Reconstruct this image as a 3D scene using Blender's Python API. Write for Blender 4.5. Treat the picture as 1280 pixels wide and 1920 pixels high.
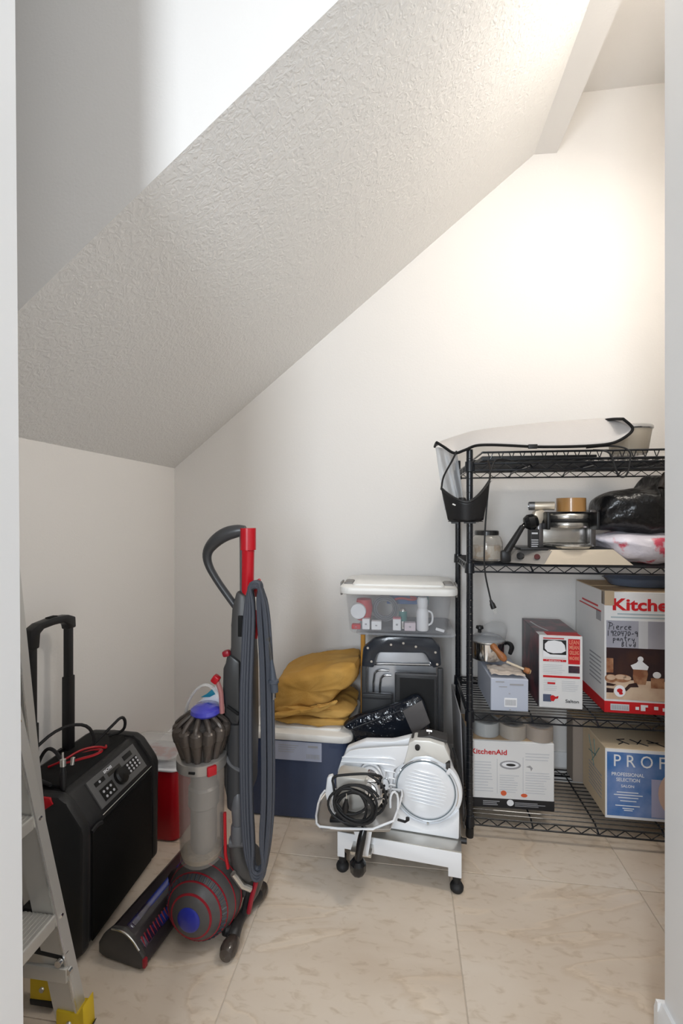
import bpy, bmesh, math, random
from mathutils import Vector, Matrix, noise
random.seed(7)
for o in list(bpy.data.objects): bpy.data.objects.remove(o)
SC = bpy.context.scene
COL = SC.collection
R = math.radians
PI = math.pi

# ---------------------------------------------------------------- camera
cd = bpy.data.cameras.new('camera'); cam = bpy.data.objects.new('camera', cd); COL.objects.link(cam)
cd.sensor_fit = 'HORIZONTAL'; cd.sensor_width = 24.0; cd.lens = 24.0*853/1280
cd.shift_y = 3/1280; cd.clip_start = 0.02
cam.location = (0, 0, 1.22); cam.rotation_euler = (R(90), 0, math.atan(116/853))
SC.camera = cam
# ---------------------------------------------------------------- light
SC.view_settings.view_transform = 'Standard'; SC.view_settings.look = 'None'
SC.view_settings.gamma = 1; SC.view_settings.use_curve_mapping = False
SC.view_settings.exposure = 0.0
w = bpy.data.worlds.new('world'); SC.world = w; w.use_nodes = True
w.node_tree.nodes['Background'].inputs[0].default_value = (1.0, .97, .93, 1)
w.node_tree.nodes['Background'].inputs[1].default_value = .42
def area(name, loc, rot, sx, sy, e, col):
    l = bpy.data.lights.new(name, 'AREA'); l.shape = 'RECTANGLE'; l.size = sx; l.size_y = sy
    l.energy = e; l.color = col
    o = bpy.data.objects.new(name, l); COL.objects.link(o); o.location = loc; o.rotation_euler = rot
    return o
area('hall_window_light', (-0.40, -1.25, 1.50), (R(88), 0, R(-6)), .42, .9, 40, (.84, .92, 1.0))
area('added_floor_fill', (0.22, -0.25, 2.95), (R(27), 0, 0), .45, .45, 3, (.97, .98, 1.0))  # added fill above the camera, brightens the floor and slicer
area('closet_ceiling_lamp', (1.0, 1.17, 2.84), (0, R(20), 0), .40, .34, 16.5, (1.0, .93, .84))

# ---------------------------------------------------------------- helpers
MATS = {}
def mat(name, col=(.5,.5,.5), rough=.5, metal=0, spec=.5, trans=0, ior=1.45, alpha=1, bump=None, coat=0, mix=None, sheen=0):
    if name in MATS: return MATS[name]
    m = bpy.data.materials.new(name); m.use_nodes = True; MATS[name] = m
    nt = m.node_tree; b = nt.nodes['Principled BSDF']
    b.inputs['Base Color'].default_value = (*col, 1); b.inputs['Roughness'].default_value = rough
    b.inputs['Metallic'].default_value = metal; b.inputs['Specular IOR Level'].default_value = spec
    b.inputs['Transmission Weight'].default_value = trans; b.inputs['IOR'].default_value = ior
    b.inputs['Alpha'].default_value = alpha; b.inputs['Coat Weight'].default_value = coat
    tc = nt.nodes.new('ShaderNodeTexCoord')
    sc, st, ds = bump if bump else (60, .04, .002)
    n = nt.nodes.new('ShaderNodeTexNoise'); n.inputs['Scale'].default_value = sc; n.inputs['Detail'].default_value = 3
    nt.links.new(tc.outputs['Object'], n.inputs['Vector'])
    bp = nt.nodes.new('ShaderNodeBump'); bp.inputs['Strength'].default_value = st; bp.inputs['Distance'].default_value = ds
    nt.links.new(n.outputs['Fac'], bp.inputs['Height']); nt.links.new(bp.outputs['Normal'], b.inputs['Normal'])
    if mix:                       # (second colour, scale, lo, hi)
        c2, s2, lo, hi = mix
        n2 = nt.nodes.new('ShaderNodeTexNoise'); n2.inputs['Scale'].default_value = s2; n2.inputs['Detail'].default_value = 6
        nt.links.new(tc.outputs['Object'], n2.inputs['Vector'])
        r = nt.nodes.new('ShaderNodeValToRGB'); r.color_ramp.elements[0].position = lo; r.color_ramp.elements[1].position = hi
        r.color_ramp.elements[0].color = (*col, 1); r.color_ramp.elements[1].color = (*c2, 1)
        nt.links.new(n2.outputs['Fac'], r.inputs[0]); nt.links.new(r.outputs[0], b.inputs['Base Color'])
    return m

class B:
    """collects geometry for ONE mesh object"""
    def __init__(s): s.bm = bmesh.new(); s.mi = 0
    def _add(s, vs, fs):
        v = [s.bm.verts.new(p) for p in vs]
        for f in fs:
            try:
                g = s.bm.faces.new([v[i] for i in f]); g.material_index = s.mi
            except ValueError: pass
        return v
    def box(s, c, d, rot=None, bev=0, seg=2):
        b2 = bmesh.new(); bmesh.ops.create_cube(b2, size=1)
        bmesh.ops.scale(b2, vec=d, verts=b2.verts)
        if bev: bmesh.ops.bevel(b2, geom=b2.edges[:], offset=bev, segments=seg, affect='EDGES', profile=.5)
        M = Matrix.Translation(c) @ (rot if rot is not None else Matrix.Identity(4))
        bmesh.ops.transform(b2, matrix=M, verts=b2.verts)
        s.merge(b2); return s
    def bb(s, x0, x1, y0, y1, z0, z1, bev=0, seg=2):
        return s.box(((x0+x1)/2, (y0+y1)/2, (z0+z1)/2), (x1-x0, y1-y0, z1-z0), None, bev, seg)
    def merge(s, b2):
        b2.verts.ensure_lookup_table(); b2.verts.index_update()
        s._add([v.co.copy() for v in b2.verts], [[v.index for v in f.verts] for f in b2.faces]); b2.free()
    def tube(s, pts, r, seg=8, closed=False, smooth=0, flat=1.0, up=None):
        P = [Vector(p) for p in pts]
        rr = list(r) if hasattr(r, '__len__') else [r]*len(P)
        for _ in range(smooth):
            Q, q = [], []
            n = len(P); rng = range(n) if closed else range(n-1)
            if not closed: Q.append(P[0]); q.append(rr[0])
            for i in rng:
                a, b = P[i], P[(i+1) % n]; ra, rb = rr[i], rr[(i+1) % n]
                Q += [a*.75+b*.25, a*.25+b*.75]; q += [ra*.75+rb*.25, ra*.25+rb*.75]
            if not closed: Q.append(P[-1]); q.append(rr[-1])
            P, rr = Q, q
        n = len(P); rings = []; nrm = None
        for i in range(n):
            if closed: t = P[(i+1) % n]-P[i-1]
            else: t = P[min(i+1, n-1)]-P[max(i-1, 0)]
            if t.length < 1e-9: t = Vector((0,0,1))
            t.normalize()
            if nrm is None:
                u = Vector(up) if up else (Vector((0,0,1)) if abs(t.z) < .9 else Vector((1,0,0)))
                nrm = (u - t*u.dot(t)).normalized()
            else:
                nrm = nrm - t*nrm.dot(t)
                nrm = nrm.normalized() if nrm.length > 1e-6 else t.orthogonal().normalized()
            b = t.cross(nrm)
            rings.append([P[i] + (nrm*math.cos(a)*flat + b*math.sin(a))*rr[i] for a in [2*PI*k/seg for k in range(seg)]])
        vs = [v for g in rings for v in g]; fs = []
        for i in range(n if closed else n-1):
            a0, b0 = i*seg, ((i+1) % n)*seg
            for k in range(seg): fs.append((a0+k, a0+(k+1) % seg, b0+(k+1) % seg, b0+k))
        if not closed: fs += [tuple(range(seg))[::-1], tuple((n-1)*seg+k for k in range(seg))]
        s._add(vs, fs); return s
    def rod(s, a, b, r, seg=8, r2=None): return s.tube([a, b], [r, r if r2 is None else r2], seg)
    def lathe(s, prof, c=(0,0,0), axis=(0,0,1), seg=32, sx=1, sy=1):
        z = Vector(axis).normalized(); x = z.orthogonal().normalized() if abs(z.z) < .99 else Vector((1,0,0)); y = z.cross(x)
        c = Vector(c); vs = []; fs = []
        for (r, h) in prof:
            for k in range(seg):
                a = 2*PI*k/seg; vs.append(c + x*(r*sx*math.cos(a)) + y*(r*sy*math.sin(a)) + z*h)
        n = len(prof)
        for i in range(n-1):
            for k in range(seg): fs.append((i*seg+k, i*seg+(k+1) % seg, (i+1)*seg+(k+1) % seg, (i+1)*seg+k))
        if prof[0][0] > 1e-5: fs.append(tuple(range(seg))[::-1])
        if prof[-1][0] > 1e-5: fs.append(tuple((n-1)*seg+k for k in range(seg)))
        s._add(vs, fs); return s
    def prism(s, poly, a, b, ax='y', bev=0):
        """poly in the plane across axis ax, from a to b"""
        b2 = bmesh.new()
        def P(p, t): return (p[0], t, p[1]) if ax == 'y' else ((t, p[0], p[1]) if ax == 'x' else (p[0], p[1], t))
        v0 = [b2.verts.new(P(p, a)) for p in poly]; v1 = [b2.verts.new(P(p, b)) for p in poly]
        n = len(poly); b2.faces.new(v0); b2.faces.new(v1[::-1])
        for i in range(n): b2.faces.new((v0[i], v1[i], v1[(i+1) % n], v0[(i+1) % n]))
        bmesh.ops.recalc_face_normals(b2, faces=b2.faces)
        if bev: bmesh.ops.bevel(b2, geom=b2.edges[:], offset=bev, segments=2, affect='EDGES', profile=.5)
        s.merge(b2); return s
    def grid(s, f, nu, nv, thick=0):
        vs = []; fs = []
        for j in range(nv+1):
            for i in range(nu+1): vs.append(Vector(f(i/nu, j/nv)))
        for j in range(nv):
            for i in range(nu):
                a = j*(nu+1)+i; fs.append((a, a+1, a+nu+2, a+nu+1))
        s._add(vs, fs); return s
    def inflate(s, outline, y0, depth, rings=9, e=2.6, nz=0, nf=8, sub=2, seed=0):
        P = [Vector((p[0], 0, p[1])) for p in outline]
        for _ in range(sub):
            Q = []
            for i in range(len(P)):
                a, b = P[i], P[(i+1) % len(P)]; Q += [a*.75+b*.25, a*.25+b*.75]
            P = Q
        c = sum(P, Vector())/len(P); n = len(P); vs = []; fs = []
        for k in range(rings):
            t = math.sin(PI/2*(-1+2*k/(rings-1))); sc = max(.04, (1-abs(t)**e)**(1/e))
            for p in P:
                q = c+(p-c)*sc; q.y = y0+t*depth/2
                if nz:
                    q += Vector((noise.noise(q*nf+Vector((seed,0,0))), noise.noise(q*nf+Vector((seed,5,0))), noise.noise(q*nf+Vector((seed,9,3)))))*nz
                vs.append(q)
        for k in range(rings-1):
            for i in range(n): fs.append((k*n+i, (k+1)*n+i, (k+1)*n+(i+1) % n, k*n+(i+1) % n))
        fs += [tuple(range(n))[::-1], tuple((rings-1)*n+i for i in range(n))]
        s._add(vs, fs); return s
    def obj(s, name, m, parent=None, ang=35, solid=0, sub=0, **kw):
        me = bpy.data.meshes.new(name)
        bmesh.ops.recalc_face_normals(s.bm, faces=s.bm.faces)
        s.bm.to_mesh(me); s.bm.free()
        for x in (m if isinstance(m, (list, tuple)) else [m]): me.materials.append(x)
        if ang:
            me.polygons.foreach_set('use_smooth', [True]*len(me.polygons)); me.set_sharp_from_angle(angle=R(ang))
        o = bpy.data.objects.new(name, me); COL.objects.link(o)
        if parent: o.parent = parent
        if sub: md = o.modifiers.new('sub', 'SUBSURF'); md.levels = md.render_levels = sub
        if solid: md = o.modifiers.new('solid', 'SOLIDIFY'); md.thickness = solid; md.offset = 0
        for k, v in kw.items(): o[k] = v
        return o

def thing(name, label, cat, loc=(0,0,0), rz=0, group=None):
    o = bpy.data.objects.new(name, None); COL.objects.link(o); o.empty_display_size = .05
    o.location = loc; o.rotation_euler = (0, 0, rz); o['label'] = label; o['category'] = cat
    if group: o['group'] = group
    return o
def tag(o, label, cat, group=None):
    o['label'] = label; o['category'] = cat
    if group: o['group'] = group
    return o
def kids(o): return [c for c in bpy.data.objects if c.parent == o]
def dup(o, loc, rz=0, label=None):
    r = o.copy(); COL.objects.link(r); r.location = loc; r.rotation_euler = (0, 0, rz)
    if label: r['label'] = label
    for c in kids(o):
        d = c.copy(); COL.objects.link(d); d.parent = r
        for g in kids(c):
            e = g.copy(); COL.objects.link(e); e.parent = d
    return r
def rotd(axis, deg): return Matrix.Rotation(R(deg), 4, axis)

def text(s, w, h, p, parent, m, u=(1,0,0), v=(0,0,1), name='lettering', bold=0, shear=0, space=1, **kw):
    """flat lettering of width w, height h, lower-left corner at p, reading along u"""
    c = bpy.data.curves.new('t', 'FONT'); c.body = s; c.offset = bold; c.shear = shear; c.space_character = space
    c.size = 1; c.extrude = .01; c.resolution_u = 3
    o = bpy.data.objects.new('t', c); COL.objects.link(o); bpy.context.view_layer.update()
    me = bpy.data.meshes.new_from_object(o.evaluated_get(bpy.context.evaluated_depsgraph_get()))
    bpy.data.objects.remove(o)
    xs = [q.co.x for q in me.vertices]; ys = [q.co.y for q in me.vertices]
    x0, x1, y0, y1 = min(xs), max(xs), min(ys), max(ys)
    u = Vector(u).normalized(); v = Vector(v).normalized(); n = u.cross(v)
    for q in me.vertices:
        q.co = Vector(p)+u*((q.co.x-x0)/(x1-x0)*w)+v*((q.co.y-y0)/(y1-y0)*h)+n*(.0006 if q.co.z > 0 else 0)
    me.name = name; me.materials.clear(); me.materials.append(m)
    t = bpy.data.objects.new(name, me); COL.objects.link(t); t.parent = parent
    for k, x in kw.items(): t[k] = x
    return t
def decal(name, quads, m, parent, y=-.0005, **kw):
    """thin printed patches standing on a plane y=const: list of (x0,x1,z0,z1) or polygons"""
    b = B()
    for q in quads:
        if len(q) == 4 and not hasattr(q[0], '__len__'): b.bb(q[0], q[1], y-.0004, y+.0004, q[2], q[3])
        else: b.prism(q, y-.0005, y+.0004)
    return b.obj(name, m, parent, ang=0, **kw)
def ell(cx, cz, rx, rz, n=20, a0=0, a1=360): return [(cx+rx*math.cos(R(a0+(a1-a0)*i/n)), cz+rz*math.sin(R(a0+(a1-a0)*i/n))) for i in range(n)]

# ---------------------------------------------------------------- materials
def plaster(name, col, sc, st, ds, rough=.75, sc2=None):
    m = mat(name, col, rough, spec=.3, bump=(sc, st, ds)); nt = m.node_tree
    b = nt.nodes['Principled BSDF']
    if sc2:
        tc = nt.nodes.new('ShaderNodeTexCoord'); n = nt.nodes.new('ShaderNodeTexNoise'); n.inputs['Scale'].default_value = sc2
        n.inputs['Detail'].default_value = 2; n.inputs['Distortion'].default_value = 1.2
        nt.links.new(tc.outputs['Object'], n.inputs['Vector'])
        r = nt.nodes.new('ShaderNodeValToRGB'); r.color_ramp.elements[0].position = .42; r.color_ramp.elements[1].position = .60
        nt.links.new(n.outputs['Fac'], r.inputs[0])
        b2 = nt.nodes.new('ShaderNodeBump'); b2.inputs['Strength'].default_value = st; b2.inputs['Distance'].default_value = ds*1.6
        nt.links.new(r.outputs[0], b2.inputs['Height'])
        old = b.inputs['Normal'].links[0].from_node
        nt.links.new(old.outputs[0], b2.inputs['Normal']); nt.links.new(b2.outputs[0], b.inputs['Normal'])
    return m
WALL = plaster('wall_paint', (.83,.805,.775), 140, .18, .002)
SOFF = plaster('knockdown_plaster', (.84,.825,.80), 110, .24, .003, .8, 52)
TRIM = mat('trim_paint', (.86,.86,.86), .35)
BLK = mat('black_plastic', (.012,.012,.013), .42)
BLKG = mat('black_gloss', (.01,.01,.011), .15)
BLKM = mat('black_matte', (.010,.010,.010), .75, spec=.25)
RUB = mat('black_rubber', (.015,.015,.016), .6)
BLKW = mat('black_epoxy_wire', (.006,.008,.012), .28, coat=.3)
RED = mat('red_plastic', (.44,.006,.014), .32)
REDD = mat('dark_red_plastic', (.28,.008,.02), .4)
DGR = mat('dark_grey_plastic', (.055,.052,.05), .42)
MGR = mat('mid_grey_plastic', (.10,.10,.105), .4)
CORDG = mat('grey_cord_rubber', (.055,.06,.075), .5)
ALU = mat('brushed_aluminium', (.66,.65,.62), .42, .65, bump=(300,.08,.001))
STEEL = mat('stainless_steel', (.66,.65,.62), .24, .95, bump=(200,.04,.001))
CHROME = mat('chrome', (.78,.78,.78), .10, 1)
SLIC = mat('anodised_white_aluminium', (.90,.92,.95), .30, .08)
YEL = mat('yellow_rubber', (.72,.50,.02), .5)
WHT = mat('white_plastic', (.83,.81,.77), .4)
CLR = mat('clear_plastic', (.93,.95,.97), .12, trans=.0, alpha=.22, coat=.3)
FROST = mat('frosted_plastic', (.70,.74,.80), .35, alpha=.30)
CARD = mat('brown_cardboard', (.50,.36,.22), .8, mix=((.42,.30,.19), 8, .4, .7), bump=(90,.15,.001))
CARDW = mat('white_card_print', (.80,.80,.80), .45)
PRINTR = mat('red_print', (.60,.015,.02), .45)
PRINTB = mat('black_print', (.02,.02,.022), .45)
PRINTG = mat('grey_print', (.36,.36,.38), .5)
PRINTP = mat('pale_grey_print', (.60,.61,.64), .5)
PRINTW = mat('white_print', (.88,.89,.92), .4)
INK = mat('marker_ink', (.015,.015,.02), .5)

# ---------------------------------------------------------------- room shell
FZ0 = 3.14
def floor_tile_mat():
    m = bpy.data.materials.new('travertine_tile'); m.use_nodes = True; nt = m.node_tree; b = nt.nodes['Principled BSDF']
    geo = nt.nodes.new('ShaderNodeNewGeometry'); oi = nt.nodes.new('ShaderNodeObjectInfo')
    mul = nt.nodes.new('ShaderNodeVectorMath'); mul.operation = 'SCALE'; mul.inputs[3].default_value = 9
    cmb = nt.nodes.new('ShaderNodeCombineXYZ'); 
    for i in range(3): nt.links.new(oi.outputs['Random'], cmb.inputs[i])
    nt.links.new(cmb.outputs[0], mul.inputs[0])
    add = nt.nodes.new('ShaderNodeVectorMath'); nt.links.new(geo.outputs['Position'], add.inputs[0]); nt.links.new(mul.outputs[0], add.inputs[1])
    mp = nt.nodes.new('ShaderNodeMapping'); mp.inputs['Rotation'].default_value = (0,0,R(28)); mp.inputs['Scale'].default_value = (1,2.3,1)
    nt.links.new(add.outputs[0], mp.inputs[0])
    def nz(sc, det, dis, ps, cs):
        n = nt.nodes.new('ShaderNodeTexNoise'); n.inputs['Scale'].default_value = sc; n.inputs['Detail'].default_value = det; n.inputs['Distortion'].default_value = dis
        nt.links.new(mp.outputs[0], n.inputs['Vector'])
        r = nt.nodes.new('ShaderNodeValToRGB'); e = r.color_ramp.elements
        e[0].position, e[1].position = ps[0], ps[-1]; e[0].color = (*cs[0],1); e[1].color = (*cs[-1],1)
        for p, c in zip(ps[1:-1], cs[1:-1]): x = e.new(p); x.color = (*c,1)
        nt.links.new(n.outputs['Fac'], r.inputs[0]); return r
    base = nz(1.6, 8, .8, (.30,.5,.72), ((.64,.53,.42),(.70,.595,.485),(.75,.66,.56)))
    vein = nz(1.1, 12, .7, (.484,.498,.503,.52), ((1,1,1),(.86,.80,.72),(1.10,1.08,1.04),(1,1,1)))
    spk = nz(22, 6, .6, (.30,.40,.46), ((.74,.68,.6),(.92,.9,.87),(1,1,1)))
    def mult(a, c, f=1):
        x = nt.nodes.new('ShaderNodeMix'); x.data_type = 'RGBA'; x.blend_type = 'MULTIPLY'; x.inputs[0].default_value = f
        nt.links.new(a, x.inputs[6]); nt.links.new(c, x.inputs[7]); return x.outputs[2]
    o = mult(mult(base.outputs[0], vein.outputs[0], .6), spk.outputs[0], .6)
    nt.links.new(o, b.inputs['Base Color'])
    b.inputs['Roughness'].default_value = .33; b.inputs['Specular IOR Level'].default_value = .45
    bp = nt.nodes.new('ShaderNodeBump'); bp.inputs['Strength'].default_value = .12; bp.inputs['Distance'].default_value = .002
    nt.links.new(spk.outputs[0], bp.inputs['Height']); nt.links.new(bp.outputs[0], b.inputs['Normal'])
    return m
TILE = floor_tile_mat()
GROUT = mat('grout', (.60,.52,.43), .8)
fl = B().bb(-1.26,1.32,-2.62,2.30,-.06,-.003).obj('floor', GROUT, kind='structure')
xl = [.154+.6*k for k in range(-3,3)]; yl = [1.59+.6*k for k in range(-7,2)]
XS = sorted([-1.17]+[x for x in xl if -1.17 < x < 1.22]+[1.22]); YS = sorted([-2.6]+[y for y in yl if -2.6 < y < 2.20]+[2.205])
for i in range(len(XS)-1):
    for j in range(len(YS)-1):
        B().bb(XS[i]+.0015, XS[i+1]-.0015, YS[j]+.0015, YS[j+1]-.0015, -.012, 0, .0008, 1).obj('tile', TILE, fl, ang=0)
def struct(name, b, m, **k): return b.obj(name, m, kind='structure', **k)
struct('wall_back', B().bb(-1.29,1.34,2.203,2.32,0,FZ0+.1), WALL, ang=0)
struct('wall_left', B().bb(-1.29,-1.166,.54,2.203,0,FZ0), WALL, ang=0)
struct('wall_right', B().bb(1.22,1.34,1.10,2.203,0,FZ0), WALL, ang=0)
# wall end the camera looks past on the right: a stub wall with its baseboard
struct('wall_entry_right', B().prism([(.5762,1.10),(1.34,1.10),(1.34,-2.6),(.5762,-2.6)], 0, FZ0, 'z'), TRIM, ang=0)
# left door jamb, a touch out of plumb
b = B(); zs = (0, FZ0); xx = (-.4935, -.5215)
vs = [];
for z, x in zip(zs, xx): vs += [(-1.29,.42,z),(x,.42,z),(x,.54,z),(-1.29,.54,z)]
b._add(vs, [(0,1,2,3)[::-1],(4,5,6,7),(0,1,5,4),(1,2,6,5),(2,3,7,6),(3,0,4,7)])
struct('wall_entry_left', b, TRIM, ang=0)
# the underside of the stairs: sloping soffit, flat header strip, smooth stringer side facing the camera
SO = [(-1.166,1.453),(.597,2.879),(.697,2.876),(.697,FZ0),(-1.166,FZ0)]
b = B(); b.prism(SO, .937, 2.203)
o = b.obj('ceiling', [SOFF, WALL], ang=0, kind='structure')
for p in o.data.polygons:
    p.material_index = 0 if (p.normal.z < -.3 and p.normal.x > .2) or (p.normal.z < -.3 and abs(p.normal.x) > .2) else 1
struct('ceiling.001', B().bb(-1.29,1.34,-2.6,2.203,FZ0,FZ0+.08), WALL, ang=0)
# baseboards
def base_prof(h=.13): return [(0,0),(.015,0),(.015,h-.022),(.011,h-.012),(.008,h),(0,h)]
b = B(); b.prism([(2.203-x, z) for x, z in base_prof()], -1.166, 1.22, 'x'); struct('baseboard_back', b, TRIM)
b = B(); b.prism([(-1.166+x, z) for x, z in base_prof()], .54, 2.188, 'y'); struct('baseboard_left', b, TRIM)
b = B(); b.prism([(.5762-x, z) for x, z in base_prof()], -.9, 1.10, 'y'); b.prism([(1.10+x, z) for x, z in base_prof()], .5612, 1.22, 'x')
struct('baseboard_right', b, TRIM)

# ---------------------------------------------------------------- wire shelving
SH = thing('wire_shelving_unit', 'black wire shelving unit with four shelves on thin posts, against the back wall at right', 'shelf', (.248,1.77,0))
SW, SD = .912, .372
for (x, y) in ((0,0),(SW,0),(0,SD),(SW,SD)):
    p = B(); p.rod((x,y,.02),(x,y,1.458),.0122,16)
    for k in range(1, 56): p.lathe([(.0122,-.0012),(.0133,0),(.0122,.0012)], (x,y,.03+.0254*k), seg=12)
    p.lathe([(.0,0),(.011,.001),(.012,.006),(0,.007)], (x,y,1.456), seg=14)
    po = p.obj('post', BLKW, SH)
    B().lathe([(.0,-.0),(.014,.0),(.015,.012),(.0145,.035),(.012,.037)], (x,y,.0), seg=16).obj('foot', BLK, po)
SHZ = [.078, .472, 1.030, 1.412]
for zt in SHZ:
    s = B(); r1 = .0034; zb = zt-.029
    def truss(a, b, n):
        a, b = Vector(a), Vector(b)
        s.rod(a+Vector((0,0,zt-.003)), b+Vector((0,0,zt-.003)), r1, 6); s.rod(a+Vector((0,0,zb)), b+Vector((0,0,zb)), r1, 6)
        pts = []
        for k in range(2*n+1): pts.append(a.lerp(b, k/(2*n))+Vector((0,0,(zb+.002) if k % 2 else zt-.005)))
        s.tube(pts, .0021, 5)
    truss((.012,-.004,0),(SW-.012,-.004,0),15); truss((.012,SD+.004,0),(SW-.012,SD+.004,0),15)
    truss((-.004,.012,0),(-.004,SD-.012,0),6); truss((SW+.004,.012,0),(SW+.004,SD-.012,0),6)
    for (x, y) in ((0,0),(SW,0),(0,SD),(SW,SD)): s.lathe([(.0125,-.036),(.0185,-.034),(.0165,.004),(.0125,.006)], (x,y,zt), seg=16)
    so = s.obj('shelf', BLKW, SH)
    g = B()
    for k in range(1, 15): g.rod((.0,k*SD/15,zt-.0035),(SW,k*SD/15,zt-.0035),.0021,5)
    for k in range(1, 4): g.tube([(k*SW/4,-.004,zb+.003),(k*SW/4,.03,zt-.009),(k*SW/4,SD-.03,zt-.009),(k*SW/4,SD+.004,zb+.003)], .0032, 6)
    g.obj('shelf_wire', BLKW, so, kind='stuff')
# ================================================================ things on the shelves
def carton(b, W, D, Hh, col=None, t=.0):  # carton shell in local coords, front at y=0, x 0..W
    b.bb(0, W, 0, D, 0, Hh, .002, 1); return b
def lines(x0, x1, z0, z1, n, fill=.45, seed=1):
    rr = random.Random(seed); q = []; st = (z1-z0)/n
    for k in range(n):
        q.append((x0, x0+(x1-x0)*rr.uniform(.7, 1), z0+k*st, z0+k*st+st*fill))
    return q
# --- bottom shelf: white kitchen-gadget carton
Z4, Z3, Z2, Z1 = SHZ
t = thing('appliance_box', 'white appliance carton with black bottom band, under the three tape rolls on the lowest shelf', 'box', (.262,1.829,Z4), R(2.2))
W, D, Hh = .312, .245, .257
carton(B(), W, D, Hh).obj('carton', CARDW, t, ang=0)
B().bb(-.0004,W+.0004,-.0006,.06,.0,.036).obj('bottom_band', PRINTB, t, ang=0)
B().bb(-.0004,W+.0004,.012,D-.01,Hh,Hh+.001).obj('top_flap', CARD, t, ang=0)
text('KitchenAid', .135, .020, (.0,-.0012,.206), t, PRINTR, bold=.018)
decal('fine_print', lines(.012,.085,.062,.185,11,.28,2)+lines(.108,.185,.062,.135,8,.28,3)+lines(.205,.30,.062,.15,9,.28,4)+lines(.205,.30,.19,.225,3,.3,5), PRINTP, t, -.0005)
decal('column_rule', [(.098,.100,.055,.19),(.195,.197,.055,.20)], PRINTP, t, -.0005)
decal('blade_picture', [ell(.148,.168,.040,.017)], PRINTG, t, -.0006)
decal('blade_picture', [ell(.148,.169,.032,.011)], PRINTW, t, -.0014)
decal('blade_picture', [ell(.150,.169,.018,.005)], PRINTB, t, -.0020)
decal('small_picture', [[(.207,.164),(.222,.160),(.226,.148),(.232,.160),(.222,.170)]], PRINTG, t, -.0006)
OR = mat('orange_print', (.72,.13,.05), .5)
decal('food_picture', [ell(.123,.058,.011,.010), ell(.200,.053,.012,.007)], OR, t, -.0008)
decal('band_print', lines(.045,.115,.010,.030,3,.45,7)+lines(.165,.28,.010,.028,3,.4,8), PRINTG, t, -.0012)
decal('seal_badge', [ell(.148,.022,.013,.012)], PRINTW, t, -.0014)
# --- three tape rolls on top of it
TAN = mat('brown_packing_tape', (.30,.22,.15), .22, coat=.4)
TAPEW = mat('tape_wrap_film', (.75,.75,.75), .08, alpha=.24, bump=(38,.9,.01))
def tape(label, loc, tone, wrap=True, group='packing tape rolls on the white carton'):
    t = thing('tape_roll', label, 'tape', loc, 0, group)
    ro, ri, h = .052, .038, .052
    B().lathe([(ri+.003,0),(ro-.001,0),(ro,.001),(ro,h-.001),(ro-.001,h),(ri+.003,h)], seg=40).lathe([(ri+.003,h),(ri+.003,0)], seg=40).obj('tape', tone, t)
    B().lathe([(ri,0),(ri+.003,0),(ri+.003,h),(ri,h),(ri,0)], seg=40).obj('core', CARD, t)
    if wrap:
        b = B()
        def f(u, v):
            a = 2*PI*u; r = (.0535+.001*noise.noise(Vector((math.cos(a)*3,math.sin(a)*3,v*4+loc[0]*9)))); z = v*h*1.0
            return (r*math.cos(a), r*math.sin(a), z)
        b.grid(f, 40, 4)
        def g(u, v):
            a = 2*PI*u; r = .0535*(1-v)+.002; return (r*math.cos(a), r*math.sin(a), h+.0015+.004*noise.noise(Vector((math.cos(a)*v*4,math.sin(a)*v*4,loc[0]*20))) *(1-v)+.001)
        b.grid(g, 40, 6); b.obj('plastic_wrap', TAPEW, t)
    return t
zt = Z4+.2585
tape('leftmost of the three plastic-wrapped tape rolls on the white carton, just beside the shelf post', (.330,1.905,zt), mat('clear_tape_bluegrey', (.38,.40,.40), .2, coat=.4))
tape('middle of the three tape rolls standing on the white carton on the lowest shelf', (.432,1.895,zt), mat('greige_packing_tape', (.34,.28,.21), .25, coat=.4))
tape('rightmost and brownest of the three tape rolls on the white carton', (.530,1.888,zt), TAN)
# --- blue printed carton at right
t = thing('hair_dryer_box', 'cardboard carton with blue printed front and large white letters, right end of lowest shelf', 'box', (.752,1.830,Z4), 0)
W, D, Hh = .385, .215, .262
carton(B(), W, D, Hh).obj('carton', mat('pale_cardboard', (.66,.53,.37), .7), t, ang=0)
BLU = mat('blue_print', (.05,.17,.45), .35, mix=((.27,.36,.62), 7, .38, .66)); LIL = mat('lilac_print', (.42,.43,.62), .4)
decal('white_border', [(0,W,.0,Hh-.002)], PRINTW, t, -.0004)
decal('blue_panel', [(.006,W-.006,.010,Hh-.014)], BLU, t, -.0010)
decal('photo_panel', [(.160,W-.006,.014,.155)], LIL, t, -.0016)
SKIN = mat('peach_print', (.70,.50,.42), .45)
decal('face_picture', [ell(.245,.105,.062,.082,24)], SKIN, t, -.0022)
text('P R O F I', .205, .045, (.030,-.0018,Hh-.067), t, PRINTW, space=1.0)
for k, (s, a, b_, z, h) in enumerate((('PROFESSIONAL',.022,.135,.160,.013),('SELECTION',.038,.120,.140,.013),('SALON',.055,.100,.118,.010))):
    text(s, b_-a, h, (a,-.0018,z), t, PRINTW, bold=.01)
decal('fine_print', [(.040,.115,.098,.101),(.030,.130,.088,.091),(.045,.115,.078,.081),(.052,.108,.066,.069),(.035,.120,.048,.051),(.060,.100,.038,.041),(.065,.095,.031,.034)], PRINTW, t, -.0016)
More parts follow.
